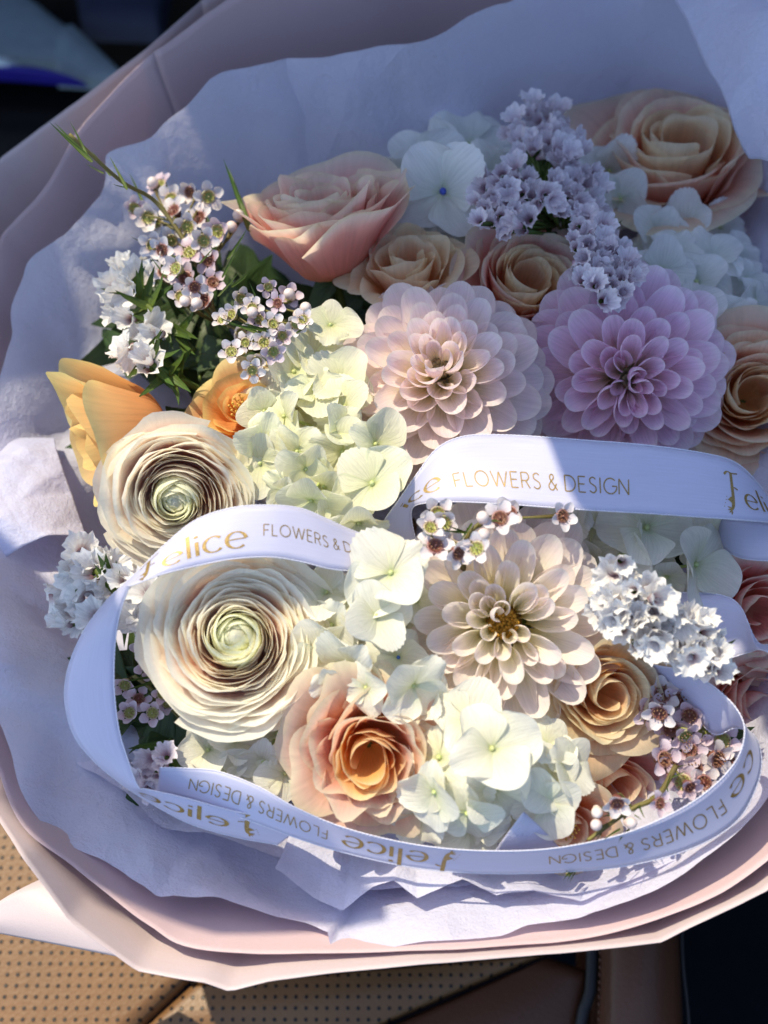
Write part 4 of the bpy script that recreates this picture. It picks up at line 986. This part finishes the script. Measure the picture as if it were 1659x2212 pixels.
r2 = Ribbon('left ribbon loop crossing both ranunculus and curling down the left side', [
    (840, 1172, .050, 860, 1246, .046), (760, 1145, .060, 790, 1236, .056), (700, 1118, .068, 715, 1229, .064), (650, 1098, .073, 655, 1214, .069), (585, 1091, .077, 585, 1203, .073), (500, 1097, .078, 505, 1207, .074), (420, 1125, .076, 430, 1221, .073), (350, 1182, .072, 352, 1240, .074), (300, 1232, .067, 300, 1259, .074),
    (270, 1260, .060, 279, 1266, .072), (225, 1303, .050, 278, 1270, .070), (180, 1365, .042, 258, 1330, .056), (148, 1440, .036, 248, 1400, .046), (140, 1515, .032, 247, 1490, .040), (160, 1590, .028, 257, 1575, .035), (202, 1643, .024, 276, 1640, .030), (255, 1688, .020, 298, 1698, .026), (305, 1722, .016, 318, 1705, .024),
    (400, 1775, .012, 402, 1724, .022), (500, 1806, .010, 510, 1753, .02), (600, 1825, .008, 655, 1778, .018)], n=220)
write(r2, 'Felice', (300, 1246), (538, 1158), .30, .80, 'low')
write(r2, 'FLOWERS & DESIGN', (570, 1160), (830, 1205), .215, .60, 'caps')
write(r2, 'Felice', (560, 1795), (300, 1715), .30, .35, 'low', up=-1)
r3 = Ribbon('lower ribbon loop from its cut end along the bottom and up at the right', [
    (345, 1658, 0.0238, 338, 1712, 0.0152), (410, 1660, 0.0253, 400, 1724, 0.0166), (475, 1667, 0.0267, 460, 1745, 0.0181), (560, 1700, 0.0282, 545, 1775, 0.0181), (640, 1745, 0.0285, 635, 1808, 0.0170), (750, 1790, 0.0270, 745, 1842, 0.0141), (900, 1825, 0.0245, 895, 1874, 0.0101), (1050, 1838, 0.0259, 1045, 1886, 0.0101), (1200, 1832, 0.0288, 1205, 1884, 0.0115),
    (1350, 1800, 0.0331, 1365, 1868, 0.0144), (1470, 1748, 0.0374, 1500, 1830, 0.0187), (1545, 1695, 0.0418, 1590, 1775, 0.0230), (1592, 1640, 0.0446, 1634, 1700, 0.0288), (1608, 1590, 0.0461, 1645, 1640, 0.0317), (1603, 1552, 0.0461, 1630, 1590, 0.0331), (1575, 1512, 0.0432, 1590, 1572, 0.0288), (1520, 1468, 0.0374, 1540, 1585, 0.0216), (1460, 1445, 0.0317, 1480, 1520, 0.0187), (1410, 1436, 0.0259, 1420, 1462, 0.0173), (1385, 1425, 0.0202, 1388, 1432, 0.0158)], n=220)
S3 = -1
write(r3, 'Felice', (985, 1857), (738, 1815), .42, .30, 'low', up=-1, side=-1)
write(r3, 'FLOWERS & DESIGN', (705, 1798), (412, 1695), .34, .35, 'caps', up=-1, side=-1)
write(r3, 'ce', (1632, 1625), (1580, 1725), .30, .30, 'low', up=-1, side=-1)
write(r3, 'FLOWERS & DESIGN', (1565, 1745), (1190, 1862), .32, .35, 'caps', up=-1, side=-1)
r4 = Ribbon('short ribbon piece behind the white statice at the right edge', [
    (1340, 1310, .0, 1370, 1440, -.004), (1410, 1285, .012, 1425, 1432, .008), (1480, 1280, .022, 1490, 1425, .016), (1560, 1286, .028, 1560, 1425, .022), (1600, 1312, .030, 1615, 1410, .030), (1640, 1390, .032, 1650, 1405, .042), (1700, 1380, .03, 1720, 1440, .05)])
r5 = Ribbon('curled ribbon return under the upper arch at the right edge', [
    (1740, 1130, .045, 1740, 1215, .04), (1680, 1128, .04, 1670, 1212, .034), (1610, 1125, .034, 1600, 1205, .026), (1565, 1120, .026, 1560, 1180, .018), (1550, 1110, .016, 1548, 1150, .010)])

# ------------------------------------------------------------------ unseen slab added overhead, outlined to cast the shade over the upper half
ZR = .50
edge_px = [(-420, 960), (-70, 700), (62, 490), (180, 318), (330, 262), (500, 370), (640, 540), (760, 610), (900, 650), (1010, 760), (1110, 900), (1190, 980), (1250, 1120), (1330, 1215), (1560, 1310), (1610, 1430), (1670, 1600), (1900, 1800)]
E = []
for u_, v_ in edge_px:
    q = atd(u_, v_, .02) if 0 < u_ < 1659 and 0 < v_ < 2212 else at(u_, v_, 0.0)
    E.append(q + SUN * (ZR - q[2]) / SUN[2])
E = [tuple(q[:2]) for q in spline(np.array(E), 60)]
outer = [(E[-1][0] + .16, E[-1][1]), (E[-1][0] + .16, .70), (E[0][0] - .14, .70), (E[0][0] - .14, E[0][1])]
poly = E + outer; k = len(poly)
V = [(x, y, ZR) for x, y in poly] + [(x, y, ZR + .03) for x, y in poly]
me = mesh_from('roof_shade_mesh', V, [tuple(range(k)), tuple(range(2 * k - 1, k - 1, -1))] + [(i, i + k, (i + 1) % k + k, (i + 1) % k) for i in range(k)], [(0, 0)] * (2 * k), M['shade_slab_grey'], smooth=False)
obj('roof_shade_slab', me, car)

shade_px = [(-420, 940, .0), (-160, 1000, .0), (170, 1225, .035), (285, 1330, .035), (292, 1560, .03), (410, 1680, .02), (700, 1790, .02), (760, 1900, .0), (420, 1960, -.01), (150, 1880, -.01), (0, 1720, -.01), (-60, 1560, -.01), (-140, 1400, -.01), (-420, 1150, -.01)]  # second added slab, unseen, cut to the outline of the lower-left shade
Q = []
for u_, v_, z_ in shade_px:
    q = at(u_, v_, z_); Q.append(q + SUN * (ZR + .002 - q[2]) / SUN[2])
k = len(Q)
V = [(q[0], q[1], ZR + .002) for q in Q] + [(q[0], q[1], ZR + .026) for q in Q]
obj('lower_shade_slab', mesh_from('lower_shade_slab', V, [tuple(range(k)), tuple(range(2 * k - 1, k - 1, -1))] + [(i, i + k, (i + 1) % k + k, (i + 1) % k) for i in range(k)], [(0, 0)] * (2 * k), M['shade_slab_grey'], smooth=False), car)
def block(name, x0, x1, y0, y1, z0, z1, mat, bev=.02):
    V = []; 
    for z, k in ((z0, bev), (z0 + bev, 0), (z1 - bev, 0), (z1, bev)):
        V += [(x0 + k, y0 + k, z), (x1 - k, y0 + k, z), (x1 - k, y1 - k, z), (x0 + k, y1 - k, z)]
    Fc = [(3, 2, 1, 0), (12, 13, 14, 15)] + [(4 * r + k, 4 * r + (k + 1) % 4, 4 * r + 4 + (k + 1) % 4, 4 * r + 4 + k) for r in range(3) for k in range(4)]
    return obj(name, mesh_from(name, V, Fc, [(0, 0)] * 16, mat, smooth=False), car)
block('side_sky_blocker', .55, .63, -1.2, 1.2, -.55, .35, M['trim_black'])  # added out of view to block sky light from the right
block('far_sun_blocker', -1.5, .35, .78, .95, -.55, .45, M['trim_black'])  # added out of view to keep sun off the door trim
